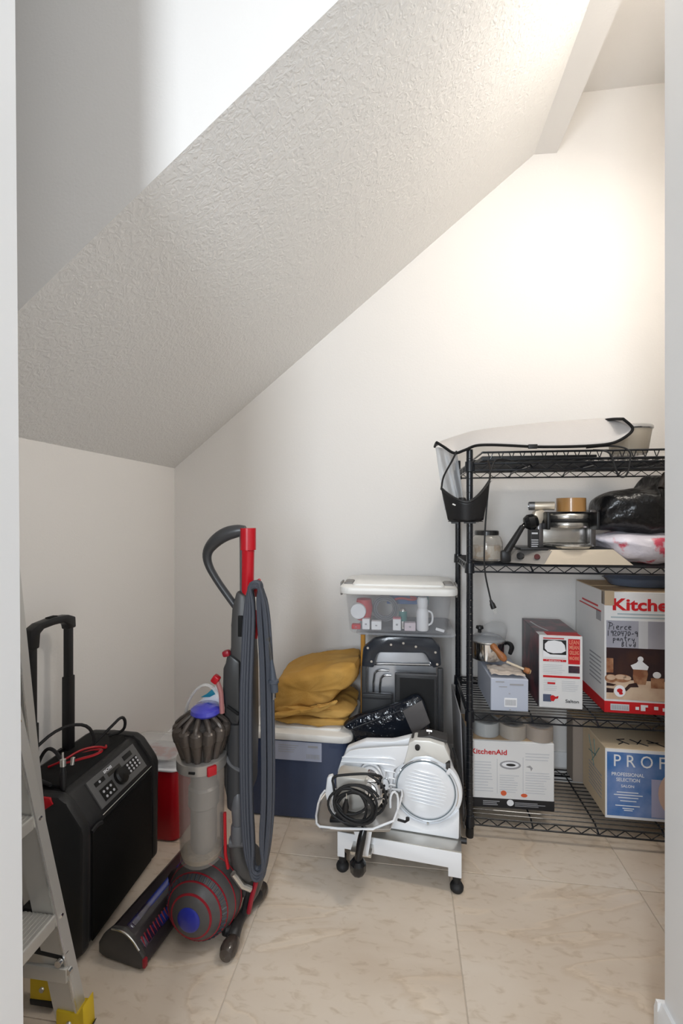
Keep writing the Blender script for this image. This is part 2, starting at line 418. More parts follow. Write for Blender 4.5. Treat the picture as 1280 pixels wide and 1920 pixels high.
# marker on the top and side
b = B(); zz = Hh+.0005
for st in ([(.06,.03),(.085,.05),(.075,.07),(.10,.075)],[(.07,.07),(.10,.035)],[(.12,.075),(.14,.05),(.165,.03)],[(.13,.04),(.16,.075)],[(.18,.075),(.20,.06),(.225,.028)],[(.175,.055),(.215,.06)],[(.26,.075),(.29,.028)],[(.30,.08),(.33,.035)]):
    b.tube([(x,y,zz) for x, y in st], .0022, 5)
b.obj('marker_writing', INK, t)
b = B()
for st in ([(.15,.24),(.10,.14)],[(.05,.235),(.12,.15)],[(.10,.245),(.09,.19)],[(.15,.18),(.08,.19)]): b.tube([(-.0006,y,z) for y, z in st], .0016, 5)
b.obj('marker_writing', mat('faded_teal_ink', (.10,.20,.20), .5), t)
b = B()
for k in range(7): b.bb(-.0012,.0004,.03,.15,.135-.014*k,.139-.014*k)
b.obj('fine_print', PRINTG, t, ang=0)
# carton behind it
t = thing('cardboard_box', 'greyish brown cardboard carton, mostly hidden behind the blue printed carton on the lowest shelf', 'box', (.715,2.052,Z4), 0)
B().bb(0,.36,0,.075,0,.275,.002,1).obj('carton', mat('grey_cardboard', (.33,.28,.24), .8), t, ang=0)
B().prism([(0,.275),(.36,.275),(.36,.277),(0,.277)],-.004,.08).obj('flap', CARD, t, ang=0)

# --- third shelf: small silver-grey box
t = thing('small_appliance_box', 'small pale blue-grey box with a barcode sticker, beneath the saucepan on the third shelf', 'box', (.329,1.790,Z3), R(2))
W, D, Hh = .138, .255, .122
carton(B(), W, D, Hh).obj('carton', mat('silver_card', (.52,.56,.66), .45), t, ang=0)
decal('sticker', [(.050,.096,.016,.050)], PRINTW, t, -.0006)
decal('barcode', [(.054+.004*k,.056+.004*k,.022,.044) for k in range(10)], PRINTG, t, -.0014)
decal('fine_print', [(.018,.05,.108,.112),(.07,.12,.098,.104),(.03,.06,.090,.093),(.066,.072,.065,.068),(.068,.074,.004,.008)], PRINTG, t, -.0006)
t = thing('paper_bag', 'crumpled cream paper lying on top of the small grey box beneath the saucepan', 'paper', (.395,1.885,Z3+.124), 0)
b = B(); b.grid(lambda u, v: (-.062+.125*u+.004*noise.noise(Vector((u*3,v*3,1))), -.085+.13*v, .003+.012*abs(noise.noise(Vector((u*4,v*4,7))))+.006*(1-v)), 18, 18)
b.obj('sheet', mat('cream_paper', (.68,.60,.53), .7), t, solid=.0012)
# --- saucepan
t = thing('saucepan', 'stainless steel saucepan with a clouded lid on top of the small grey box', 'pan', (.348,1.975,Z3+.142), 0)
B().lathe([(.0,0),(.060,0),(.066,.004),(.068,.012),(.069,.072),(.072,.075),(.069,.077),(.066,.073),(.065,.012),(.0,.006)], seg=44).obj('bowl', CHROME, t)
B().lathe([(.071,.078),(.068,.083),(.055,.094),(.03,.102),(0,.105)], seg=40).obj('lid', FROST, t)
B().lathe([(.072,.076),(.074,.078),(.072,.081),(.070,.078)], seg=40).obj('lid_rim', STEEL, t)
B().lathe([(0,.104),(.007,.106),(.007,.118),(.016,.124),(.014,.134),(0,.137)], c=(-.03,0,0), seg=20).obj('lid_knob', BLK, t)
B().tube([(.068,.02,.055),(.088,.01,.066),(.098,-.02,.058),(.082,-.045,.035)], [.006,.008,.010,.008], 8, smooth=2).obj('handle', BLK, t)
t = thing('film_bag', 'loose clear film bag bunched up just behind the saucepan lid', 'bag', (.385,2.075,Z3+.215), 0)
b = B(); b.inflate([(-.06,.0),(-.03,-.02),(.03,-.03),(.062,-.01),(.07,.04),(.03,.062),(-.02,.05),(-.055,.03)], 0, .10, 11, nz=.012, nf=22, seed=3)
b.obj('film', mat('thin_film', (.75,.77,.78), .2, alpha=.20), t)
# --- wooden-handled tool
t = thing('wooden_handled_tool', 'turned wooden handle with thin pale shaft and knob, leaning against the saucepan', 'kitchen tool', (.385,1.845,Z3+.150), 0)
WOOD = mat('turned_wood', (.33,.12,.04), .4, mix=((.42,.17,.06), 30, .4, .6))
a = Vector((-.038,.03,.078)); c = Vector((.012,-.005,.022)); dd = (c-a)
B().lathe([(0,0),(.010,.002),(.014,.010),(.012,.024),(.0105,.036),(.015,.055),(.014,.068),(.008,.078),(0,.08)], c=a, axis=dd, seg=20).obj('handle', WOOD, t)
B().rod(c, (.078,-.008,-.004), .0045, 10).obj('shaft', mat('pale_shaft', (.72,.62,.48), .4), t)
B().lathe([(0,0),(.010,.003),(.011,.012),(.012,.020),(.009,.024)], c=(.074,-.008,-.003), axis=(1,-.06,-.38), seg=18).obj('knob', WOOD, t)
B().lathe([(.009,.022),(.009,.027),(.0,.028)], c=(.074,-.008,-.003), axis=(1,-.06,-.38), seg=18).obj('knob_cap', mat('brass', (.75,.6,.35), .3, .7), t)

# --- grill box
t = thing('grill_box', 'narrow upright white and red carton with a countertop grill picture, third shelf', 'box', (.520,1.846,Z3), R(-1.5))
W, D, Hh = .157, .285, .279
carton(B(), W, D, Hh).obj('carton', CARDW, t, ang=0)
DK = mat('dark_photo_print', (.045,.035,.05), .3, mix=((.20,.06,.08), 14, .45, .6))
b = B(); b.bb(-.0008,0,.004,D,.0,Hh); b.bb(.0,W,.055,D,Hh,Hh+.0008); b.obj('side_print', DK, t, ang=0)
b = B(); b.bb(.03,W-.004,.004,.055,Hh,Hh+.0010); b.obj('top_print', PRINTR, t, ang=0)
b = B(); b.tube([(.02,.22,Hh+.001),(.03,.13,Hh+.001),(.05,.07,Hh+.001)], .004, 6, smooth=1, flat=.3); b.obj('top_glare_strip', PRINTP, t)  # pale strip puts glare on the box top into its colour
decal('grill_picture', [(.014,.098,.196,.262)], PRINTB, t, -.0006)
decal('grill_picture', [[(.014,.196),(.098,.196),(.098,.206),(.040,.206),(.030,.212),(.014,.222)]], PRINTW, t, -.0012)
decal('grill_lid_picture', [[(.020,.228),(.030,.216),(.050,.211),(.080,.213),(.096,.222),(.092,.244),(.080,.257),(.055,.261),(.032,.258),(.020,.246)]], PRINTW, t, -.0018)
decal('red_panel', [(.105,.147,.172,.268)], PRINTR, t, -.0006)
OW = mat('salmon_print', (.80,.30,.20), .5)
for s, z, h in (('LEAN',.248,.016),('MEAN',.229,.015),('GRILLING',.208,.016),('MACHINE',.188,.014)): text(s, .034, h, (.109,-.0014,z), t, OW, bold=.02)
decal('red_band', [(.014,.098,.179,.187),(.014,.147,.117,.125)], PRINTR, t, -.0006)
text('*  Grill features  *', .060, .005, (.026,-.0014,.1805), t, PRINTW)
decal('thumbnail_picture', [(.106,.146,.138,.165)], DK, t, -.0006)
decal('fine_print', lines(.014,.095,.132,.172,6,.3,11)+lines(.016,.070,.068,.112,6,.3,12)+lines(.082,.145,.068,.112,6,.3,13), PRINTP, t, -.0005)
decal('fine_print', [(.014,.090,.266,.270),(.03,.058,.092,.099)], PRINTR, t, -.0012)
decal('small_picture', [(.014,.044,.024,.052)], mat('slate_print', (.09,.11,.18), .4), t, -.0006)
decal('small_picture', [[(.040,.046),(.050,.050),(.060,.044),(.070,.048),(.068,.038),(.058,.036),(.052,.026),(.042,.028)]], PRINTR, t, -.0012)
text('Salton', .048, .012, (.095,-.0010,.024), t, PRINTB, bold=.01)
# --- big mixer carton
t = thing('mixer_box', 'large white carton with bold red lettering and baked goods photo, third shelf', 'box', (.752,1.835,Z3), R(-.5))
W, D, Hh = .395, .29, .454
carton(B(), W, D, Hh).obj('carton', CARDW, t, ang=0)
b = B(); b.bb(.001,W-.001,.002,.13,Hh,Hh+.002); b.bb(.001,W-.001,.135,D,Hh,Hh+.0035); b.obj('top_flap', CARD, t, ang=0)
b = B(); b.bb(.0,.034,-.0022,.03,Hh-.052,Hh+.004,.002); b.obj('tape_patch', mat('tan_tape', (.52,.40,.27), .4), t, ang=0)
b = B(); b.bb(-.0012,W+.001,-.0012,D,.0,.042); b.obj('red_band', PRINTR, t, ang=0)
text('KitchenAid', .330, .046, (.028,-.0014,Hh-.070), t, PRINTR, bold=.030)
decal('fine_print', [(.045,.30,Hh-.085,Hh-.080),(.022,.36,Hh-.098,Hh-.093)], mat('teal_grey_print', (.40,.48,.52), .5), t, -.0005)
PH = mat('photo_grey_print', (.36,.36,.42), .35, mix=((.42,.42,.48), 5, .4, .6)); DBR = mat('photo_dark_brown_print', (.035,.018,.02), .35, mix=((.10,.04,.02), 6, .5, .75))
CRM = mat('photo_cream_print', (.68,.52,.38), .45, mix=((.60,.42,.30), 18, .4, .6)); BRN = mat('photo_brown_print', (.26,.10,.05), .45, mix=((.42,.22,.12), 30, .4, .6))
decal('photo_panel', [(.006,W-.006,.244,.346)], PH, t, -.0006)
decal('photo_panel', [(.118,.150,.244,.346)], PRINTP, t, -.0012)
decal('photo_panel', [(.006,W-.006,.120,.244)], DBR, t, -.0006)
decal('photo_panel', [(.006,W-.006,.050,.124)], CRM, t, -.0008)
decal('cookie_picture', [(.006,.030,.150,.204), ell(.022,.128,.022,.016), ell(.060,.130,.032,.015)], BRN, t, -.0013)
decal('cookie_picture', [ell(.022,.132,.016,.010), ell(.055,.135,.020,.009), ell(.078,.132,.014,.008)], CRM, t, -.0018)
decal('jar_picture', [[(.103,.110),(.142,.110),(.150,.150),(.146,.172),(.100,.172),(.098,.140)]], BRN, t, -.0014)
decal('jar_picture', [[(.090,.180),(.110,.190),(.122,.205),(.135,.192),(.152,.178),(.148,.165),(.098,.166)]], PRINTW, t, -.0020)
decal('jar_picture', [(.160,.205,.098,.136),(.215,.255,.095,.142)], BRN, t, -.0014)
decal('jar_picture', [ell(.180,.148,.014,.012), ell(.124,.205,.010,.010)], PRINTW, t, -.0026)
decal('pan_picture', [[(.006,.112),(.040,.106),(.030,.100),(.006,.100)], [(.068,.090),(.085,.110),(.110,.116),(.118,.100),(.090,.098),(.075,.082)], [(.006,.075),(.030,.075),(.032,.090),(.006,.092)]], DBR, t, -.0016)
decal('seal_badge', [ell(.052,.082,.020,.022)], PRINTW, t, -.0022)
decal('seal_badge', [ell(.052,.084,.010,.008), ell(.056,.074,.007,.005)], PRINTR, t, -.0028)
b = B()
def pen(strokes, ox, oz, s):
    for st in strokes: b.tube([(ox+x*s, -.0016, oz+z*s) for x, z in st], .0013, 5, smooth=1)
L = {  # pen strokes, unit box
 'P': [[(.1,0),(.25,1)],[(.0,1.1),(.6,.95),(.6,.6),(.2,.5)]], 'i': [[(.2,0),(.2,.5)],[(.22,.7),(.25,.75)]], 'e': [[(.0,.3),(.4,.4),(.3,.6),(.05,.5),(.05,.1),(.4,.05)]],
 'r': [[(.05,0),(.1,.5)],[(.08,.35),(.4,.5)]], 'c': [[(.4,.5),(.1,.5),(.05,.1),(.4,.05)]], '1': [[(.2,0),(.2,1)]], '9': [[(.45,.6),(.1,.6),(.15,.95),(.5,.9),(.45,0)]],
 '2': [[(.0,.8),(.3,1),(.45,.7),(.0,.05),(.5,.05)]], '0': [[(.1,.1),(.05,.8),(.35,.95),(.5,.4),(.1,.1)]], '4': [[(.1,1),(.05,.5),(.5,.5)],[(.4,1),(.35,0)]],
 '7': [[(.0,.9),(.5,.95),(.2,0)]], '-': [[(.1,.45),(.45,.5)]], 'a': [[(.4,.5),(.05,.4),(.1,.05),(.4,.3),(.4,.5),(.45,0)]], 'n': [[(.05,0),(.1,.5)],[(.08,.35),(.35,.5),(.4,0)]],
 't': [[(.2,1),(.2,.05),(.4,.05)],[(.0,.6),(.45,.65)]], 'y': [[(.05,.5),(.15,.15),(.4,.2)],[(.45,.5),(.3,-.4)]], 'p': [[(.1,.5),(.1,-.45)],[(.1,.4),(.4,.5),(.45,.15),(.1,.05)]],
 'B': [[(.1,0),(.15,1),(.5,.85),(.2,.5),(.5,.2),(.1,0)]], 'l': [[(.2,1),(.15,.05),(.3,.05)]], 'v': [[(.0,.5),(.2,0),(.4,.5)]], 'd': [[(.4,1),(.4,0),(.1,.1),(.1,.45),(.4,.4)]]}
def write(s, x, z, size, adv=.6):
    for ch in s:
        if ch in L: pen(L[ch], x, z, size)
        x += size*adv
write('Pierce', .012, .312, .025, .56); write('1920470-9', .008, .288, .020, .60); write('pantry', .028, .270, .020, .66); write('Blvd', .058, .249, .019, .72)
b.obj('handwriting', INK, t)
b = B()
for (y0, y1, z0, z1) in ((.06,.22,.385,.392),(.03,.25,.370,.375)): b.bb(-.0012,.0002,y0,y1,z0,z1)
b.obj('side_print', PRINTR, t, ang=0)
b = B(); b.bb(-.0012,.0002,.03,.075,.335,.372)
for k in range(7): b.bb(-.0012,.0002,.03,.14,.190-.016*k,.195-.016*k)
b.obj('side_print', PRINTG, t, ang=0)
decal('barcode_label', [(.020,.085,.009,.033)], PRINTP, t, -.0018)
decal('barcode_label', [(.024+.006*k,.027+.006*k,.013,.029) for k in range(10)], PRINTG, t, -.0024)
decal('band_icon', [(.125,.141,.012,.034),(.141,.150,.026,.034),(.107,.119,.015,.026),(.171,.185,.018,.030),(.200,.215,.014,.026)], PRINTW, t, -.0018)
# --- dark dish on top of it
t = thing('glass_tray', 'shallow smoked blue-grey plastic tray lying on top of the large mixer carton', 'tray', (.83,1.90,Z3+.459), 0)
B().lathe([(0,0),(.095,0),(.105,.006),(.12,.030),(.125,.032),(.121,.034),(.103,.012),(.092,.005),(0,.004)], c=(.13,.08,0), sx=1.25, sy=.72, seg=40).obj('dish', mat('smoked_plastic', (.16,.20,.28), .18, alpha=.8), t)

# --- second shelf ------------------------------------------------
t = thing('glass_jar', 'squat glass jar with a dark metal lid, left end of the second shelf', 'jar', (.334,1.905,Z2), 0)
GL = mat('jar_glass', (.92,.90,.86), .06, trans=.85, ior=1.4)
B().lathe([(0,.001),(.052,.001),(.060,.008),(.062,.03),(.062,.075),(.055,.095),(.044,.105),(.044,.112),(.041,.112),(.041,.104),(.052,.092),(.059,.074),(.059,.03),(.057,.01),(.05,.004),(0,.004)], seg=44).obj('glass', GL, t)
B().lathe([(0,.122),(.044,.122),(.047,.119),(.047,.104),(.045,.104)], seg=36).obj('lid', mat('dark_lid', (.06,.06,.06), .25, .7), t)
B().lathe([(0,.005),(.052,.006),(.055,.03),(.054,.062),(0,.066)], seg=30).obj('contents', mat('tan_contents', (.52,.36,.20), .8, mix=((.75,.68,.6), 30, .45, .55)), t)
# --- flip waffle maker
t = thing('waffle_maker', 'flip waffle maker with round steel plates and cream sloped base, second shelf', 'waffle maker', (.60,1.86,Z2), 0)
CREAM = mat('cream_metal', (.66,.58,.47), .32, .45)
# base: cream trapezoid foot, wide
b = B(); b.bm.free(); b.bm = bmesh.new()
vs = [(-.09,-.10,.003),(.225,-.085,.003),(.225,.12,.003),(-.16,.12,.003),(-.055,-.075,.055),(.165,-.065,.058),(.165,.09,.058),(-.10,.09,.055)]
b._add(vs, [(3,2,1,0),(4,5,6,7),(0,1,5,4),(1,2,6,5),(2,3,7,6),(3,0,4,7)]); b.obj('base', CREAM, t, ang=0)
b = B(); b._add([(-.215,-.045,.003),(-.088,-.104,.003),(-.052,-.078,.052),(-.165,-.02,.050),(-.20,.10,.003),(-.155,.10,.045)], [(0,1,2,3),(0,3,5,4)])
b._add([(-.215,-.045,.003),(-.088,-.104,.003),(-.09,.11,.003),(-.20,.10,.003)], [(3,2,1,0)]); b._add([(-.165,-.02,.050),(-.052,-.078,.052),(-.08,.10,.052),(-.155,.10,.045)], [(0,1,2,3)])
b.obj('control_panel', mat('pewter_panel', (.33,.31,.29), .4, .5), t, ang=0)
n = Vector((-.42,-.82,.42))
B().lathe([(.0,.014),(.012,.013),(.014,.0)], c=(-.158,-.052,.027), axis=n, seg=20).obj('dial', BLK, t)
B().lathe([(.0,.006),(.010,.006),(.011,.0)], c=(-.105,-.078,.028), axis=n, seg=18).obj('indicator', mat('dark_indicator', (.09,.02,.02), .4), t)
B().bb(-.16,.17,-.062,.09,.052,.060,.003).obj('drip_tray', BLK, t)
B().lathe([(0,.060),(.085,.060),(.092,.068),(.085,.074),(0,.074)], c=(.028,0,0), seg=40).obj('lower_ring', STEEL, t)
for x in (-.075,.115):
    B().bb(x-.011,x+.011,-.015,.03,.055,.205,.004).obj('side_bracket', mat('dark_steel', (.18,.17,.17), .3, .8), t)
B().bb(-.062,.105,.02,.05,.075,.140,.004).obj('rear_plate', STEEL, t)
pp = B(); pp.lathe([(0,-.001),(.074,-.001),(.078,.004),(.079,.014),(.076,.020),(0,.020)], c=(.022,0,.138), seg=48); pp.obj('lower_plate', STEEL, t)
B().lathe([(0,0),(.080,0),(.082,.004),(.080,.010),(0,.010)], c=(.022,0,.158), seg=48).obj('plate_seam', BLK, t)
B().lathe([(0,0),(.076,0),(.079,.006),(.078,.016),(.074,.021),(0,.021)], c=(.022,0,.168), seg=48).obj('upper_plate', STEEL, t)
B().bb(-.068,.115,-.03,.03,.189,.197,.004).obj('top_bridge', BLK, t)
B().bb(-.069,-.058,-.08,.0,.130,.196,.003).bb(.104,.114,-.08,.0,.130,.196,.003).obj('plate_frame', BLK, t)
b = B(); b.lathe([(0,-.028),(.020,-.024),(.030,-.010),(.030,.010),(.020,.024),(0,.028)], c=(-.115,-.03,.158), axis=(1,0,.2), seg=26); b.obj('hinge_knob', BLKG, t)
B().tube([(-.135,-.03,.150),(-.150,-.045,.138)], .010, 12).obj('handle_collar', CHROME, t)
B().tube([(-.150,-.045,.140),(-.185,-.055,.085),(-.212,-.06,.042)], [.010,.0125,.014], 14, smooth=1).obj('handle', BLK, t)
B().bb(-.232,-.196,-.072,-.040,.004,.05,.008).obj('handle_rest', BLK, t)
b = B(); b.bb(-.120,-.088,-.045,.0,.045,.130,.003); b.obj('warning_label', PRINTB, t, ang=0)
decal('label_print', [(-.116,-.094,.112,.118),(-.117,-.092,.088,.091),(-.117,-.092,.080,.083),(-.117,-.092,.072,.075),(-.117,-.095,.064,.067)], PRINTP, t, -.0458)
B().prism([(-.102,.150),(-.075,.152),(-.058,.190),(-.070,.205),(-.098,.200),(-.104,.180)], -.03, .01, bev=.003).obj('arm', CREAM, t)
# items resting on it
t2 = thing('metal_cylinder', 'small grey and cream metal tube lying on top of the waffle maker', 'tube', (.545,1.85,Z2+.2195), R(-8))
B().lathe([(.010,0),(.0155,.001),(.0165,.006),(.0165,.085),(.012,.087),(0,.087)], c=(-.055,0,0), axis=(1,0,0), seg=26).obj('barrel', CREAM, t2)
B().lathe([(.0,.012),(.013,.010),(.014,.0),(.0168,.001),(.0168,.022),(.0,.022)], c=(-.062,0,0), axis=(1,0,0), seg=26).obj('end_ring', mat('grey_metal', (.30,.30,.31), .3, .8), t2)
t2 = tape('caramel brown packing tape roll lying on top of the waffle maker', (.638,1.852,Z2+.1975), mat('caramel_tape', (.40,.21,.07), .3, coat=.4), False, 'tape on the waffle maker')
# --- carrier bags
BAGB = mat('black_bag_film', (.008,.008,.009), .28, spec=.6, bump=(24,.7,.012))
BAGW = mat('white_bag_film', (.82,.78,.86), .3, bump=(26,.7,.01), mix=((.72,.10,.16), 9, .575, .62))
t = thing('white_plastic_bag', 'white plastic bag with faded red print, crushed beneath the black bag on the second shelf', 'bag', (.90,1.93,Z2), 0)
B().inflate([(-.175,.095),(-.14,.07),(-.10,.028),(-.05,.002),(.10,.0),(.20,.004),(.22,.09),(.12,.135),(-.05,.120),(-.12,.110)], 0, .26, 15, e=3, nz=.012, nf=14, sub=3, seed=4).obj('bag', BAGW, t, ang=80)
t = thing('black_trash_bag', 'black plastic trash bag with a twisted peak, right end of the second shelf', 'bag', (.90,1.91,Z2+.118), 0)
b = B(); b.inflate([(-.165,.11),(-.165,.04),(-.145,.012),(-.06,.004),(.03,-.020),(.10,-.005),(.20,.0),(.22,.08),(.19,.16),(.10,.165),(.078,.205),(.062,.225),(.048,.215),(.040,.178),(-.02,.165),(-.10,.160),(-.15,.135)], 0, .22, 17, e=2.6, nz=.016, nf=15, sub=3, seed=8)
b.obj('bag', BAGB, t, ang=80)
b = B(); b.tube([(.035,-.10,.165),(.055,-.085,.20),(.072,-.07,.222),(.09,-.06,.195),(.10,-.075,.15)], [.010,.014,.015,.014,.010], 10, smooth=2); b.obj('twisted_neck', mat('black_bag_sheen', (.03,.022,.020), .25), t)

# --- top shelf ---------------------------------------------------
t = thing('oven_rack', 'flat black wire rack lying along the top shelf beneath the drying mat', 'rack', (.30,1.80,Z1+.002), 0)
b = B(); RW, RD = .86, .28
for y in (0, RD): b.rod((0,y,.012),(RW,y,.012), .004, 6); b.rod((0,y,.040),(RW,y,.040), .004, 6)
for x in (0, RW): b.rod((x,0,.012),(x,RD,.012), .004, 6); b.rod((x,0,.040),(x,RD,.040), .004, 6)
b.obj('frame', BLKW, t)
b = B()
for k in range(1, 44): x = k*RW/44; b.tube([(x,0,.040),(x+(.010 if k % 2 else -.010),0,.012),(x,RD,.012),(x,RD,.040)], .0018, 4)
b.obj('cross_wire', BLKW, t, kind='stuff')
B().bb(.0,.42,.02,RD-.02,.016,.028,.003).obj('drip_pan', BLK, t)
t = thing('drying_mat', 'long pale grey quilted mat with black bound edge draped along the top shelf', 'mat', (.12,1.74,Z1), 0)
FR = [(.004,.075),(.030,.058),(.068,.034),(.105,.044),(.146,.060),(.20,.062),(.27,.058),(.356,.052),(.45,.050),(.55,.052),(.62,.060),(.668,.085),(.686,.112),(.655,.145)]
BK = [(.010,.088),(.04,.106),(.09,.124),(.16,.143),(.22,.152),(.30,.160),(.38,.167),(.45,.173),(.52,.177),(.58,.180),(.62,.182),(.645,.183),(.655,.182),(.650,.172)]
def lerp_list(Ls, u):
    x = u*(len(Ls)-1); i = min(int(x), len(Ls)-2); f = x-i; f = f
    p0 = Ls[max(i-1,0)]; p1 = Ls[i]; p2 = Ls[i+1]; p3 = Ls[min(i+2,len(Ls)-1)]
    return tuple(.5*((2*b)+(-a+c)*f+(2*a-5*b+4*c-d)*f*f+(-a+3*b-3*c+d)*f**3) for a,b,c,d in zip(p0,p1,p2,p3))
def matf(u, v):
    a = lerp_list(FR, u); c = lerp_list(BK, u); k = math.sin(v*PI/2)
    return (a[0]+(c[0]-a[0])*v, .0+.20*v, a[1]+(c[1]-a[1])*k)
QUI = mat('quilted_microfibre', (.52,.50,.49), .85, bump=(160,.4,.003))
b = B(); b.grid(matf, 60, 14); b.obj('mat', QUI, t, solid=.006, ang=60)
b = B(); b.tube([matf(i/80, 0) for i in range(81)]+[matf(1, i/8) for i in range(1, 9)], .0052, 8); b.tube([matf(0, i/8) for i in range(9)], .0052, 8); b.obj('bound_edge', BLKM, t)
B().bb(.33,.362,-.012,-.003,.044,.060,.002).obj('clasp', BLK, t)
t = thing('clear_canister', 'clear tapered container with a dark ringed lid at the right end of the top shelf', 'container', (.905,1.985,Z1+.0445), 0)
t.scale = (1,1,.74)
B().lathe([(0,.002),(.060,.002),(.066,.01),(.080,.135),(.077,.135),(.063,.012),(0,.006)], seg=44).obj('body', mat('beige_clear_plastic', (.78,.70,.58), .12, trans=.35, alpha=.85), t)
B().lathe([(.080,.132),(.085,.138),(.085,.150),(.080,.156),(.062,.160),(.058,.154)], seg=44).obj('lid_ring', mat('bright_ring', (.7,.7,.7), .2, .8), t)
B().lathe([(0,.150),(.058,.152),(.062,.158),(.045,.162),(0,.160)], seg=40).obj('lid', mat('smoked_lid', (.10,.09,.09), .2), t)
t = thing('looped_cord', 'thin black cord looping below the right half of the top shelf', 'cord', (.75,1.735,Z1+.02), 0)
B().tube([(-.07,.02,.018),(-.04,.0,.014),(-.018,-.004,.0),(-.010,-.006,-.04),(.002,-.006,-.075),(.020,-.006,-.086),(.036,-.006,-.070),(.044,-.004,-.02),(.048,0,.004),(.03,.004,.024),(-.02,.01,.032),(-.09,.03,.028)], .0032, 8, smooth=3).obj('cord', RUB, t)
t = thing('power_cord', 'thin black power cord hanging down beside the shelf post, ending in a two-prong plug', 'cord', (.307,1.722,Z1), 0)
B().tube([(.09,.06,.008),(.03,.02,.012),(.012,-.008,-.02),(.004,-.010,-.05),(-.010,-.009,-.20),(-.016,-.008,-.34),(-.013,-.008,-.41),(.002,-.008,-.48),(.010,-.008,-.515)], .0030, 8, smooth=2).obj('cord', RUB, t)
b = B(); b.lathe([(0,-.006),(.005,0),(.006,.008),(.009,.014),(.010,.030),(0,.032)], c=(.008,-.008,-.508), axis=(.38,0,-1), seg=14); pl = b.obj('plug', BLK, t)
b = B(); b.box((.019,-.012,-.548), (.002,.0015,.02), rotd('Y',-20)); b.box((.026,-.004,-.546), (.002,.0015,.02), rotd('Y',-20)); b.obj('prong', STEEL, pl, ang=0)
# --- hanging caddy
t = thing('hanging_caddy', 'black half-round plastic pouch hanging by its strap from the top left corner of the shelving', 'pouch', (.224,1.715,1.19), 0)
b = B()
def cad(u, v):   # u across -1..1, v bottom..top
    x = -1+2*u; topz = .070+.080*max(0,x)**1.5*1.0+.052*max(0,-x)**1.8; wid = .062+(.086-.062)*v
    return (x*wid, -.012-.052*math.cos(x*PI/2)*(.75+.25*v), v*topz+.004*(1-v)*abs(x)*2)
b.grid(cad, 28, 8); b.obj('shell', BLK, t, solid=.004)
b = B(); b.tube([cad(i/28, 1) for i in range(29)], .0055, 8); b.tube([cad(0,1),(-.080,.0,.16),(-.068,.008,.185),(-.040,.014,.235),(-.028,.03,.262)], .006, 8, smooth=2, flat=.6); b.obj('rim_strap', BLK, t)
b = B(); b.tube([cad(1,1),(.088,-.006,.165),(.091,.012,.20),(.086,.03,.225)], .0062, 8, smooth=1, flat=.5); b.obj('strap', mat('brown_black_strap', (.03,.024,.02), .5), t)
b = B(); b._add([cad(0,0), cad(1,0), (.05,.01,.0), (-.05,.01,.0)], [(0,1,2,3)]); b.grid(lambda u, v: (-.062+.124*u, -.012-.052*math.sin(PI*u)*.75*v, .002), 20, 2); b.obj('bottom', BLK, t, solid=.003)
B().lathe([(0,.028),(.012,.026),(.016,.016),(.014,0)], c=(-.012,-.01,.062), seg=18).obj('knob', BLK, t)
B().box((-.045,-.052,.062), (.012,.002,.005), rotd('Y',25), .001).obj('white_tab', WHT, t)
B().lathe([(0,.002),(.004,.001),(.004,-.001)], c=(.088,-.016,.148), axis=(0,-1,0), seg=12).obj('rivet', STEEL, t)
b = B(); b.bb(-.052,-.03,-.035,-.02,-.006,.0); b.bb(-.01,.03,-.055,-.04,-.005,.0); b.obj('bottom_tab', BLK, t, ang=0)
# pale translucent strap bag behind it
t = thing('clear_film_bag', 'pale translucent plastic bag hanging behind the black pouch at the top left shelf corner', 'bag', (.155,1.80,1.19), 0)
b = B(); b.grid(lambda u, v: (-.030+.042*v*0+.085*u+.035*(1-v), .02+.05*u+.008*math.sin(u*14+v*3), .045+.245*v), 20, 14); b.obj('film', mat('pale_film', (.74,.76,.78), .3, alpha=.45), t, solid=.001)
b = B(); b.box((.032,.01,.155), (.007,.002,.20), rotd('Y',-12)); b.obj('fold', mat('pale_film'), t, ang=0)
# ================================================================ things on the floor
def tote_shell(b, W, D, Hh, tp=.03, r=.03, t=.0025, z0=0):
    """open tapered tub centred on x, front at y=0"""
    def rr(w, d, rad, z, y0):
        P = []
        for cx, cy, a0 in ((w/2-rad, y0+rad, -90), (w/2-rad, y0+d-rad, 0), (-w/2+rad, y0+d-rad, 90), (-w/2+rad, y0+rad, 180)):
            for k in range(6): a = R(a0+18*k); P.append((cx+rad*math.cos(a), cy+rad*math.sin(a), z))
        return P
    L_ = [rr(W-2*tp-.02, D-2*tp-.02, r*.6, z0, tp+.01), rr(W-2*tp, D-2*tp, r, z0+.008, tp), rr(W-.012, D-.012, r, z0+Hh, .006),
          rr(W-.012-2*t, D-.012-2*t, r, z0+Hh, .006+t), rr(W-2*tp-2*t, D-2*tp-2*t, r, z0+.012, tp+t)]
    vs = [p for l in L_ for p in l]; n = 24; fs = [tuple(range(n))[::-1]]
    for i in range(4):
        for k in range(n): fs.append((i*n+k, i*n+(k+1) % n, (i+1)*n+(k+1) % n, (i+1)*n+k))
    fs.append(tuple(4*n+k for k in range(n))); b._add(vs, fs); return b
def rrect(w, d, rad, y0=0, n=6):
    P = []
    for cx, cy, a0 in ((w/2-rad, y0+rad, -90), (w/2-rad, y0+d-rad, 0), (-w/2+rad, y0+d-rad, 90), (-w/2+rad, y0+rad, 180)):
        for k in range(n): a = R(a0+90*k/(n-1)); P.append((cx+rad*math.cos(a), cy+rad*math.sin(a)))
    return P
def lid_mesh(W, D, h):
    b = B(); b.prism(rrect(W, D, .045), 0, h, 'z', bev=.008); b.prism(rrect(W-.10, D-.09, .02, .045), h-.002, h+.008, 'z', bev=.004); return b
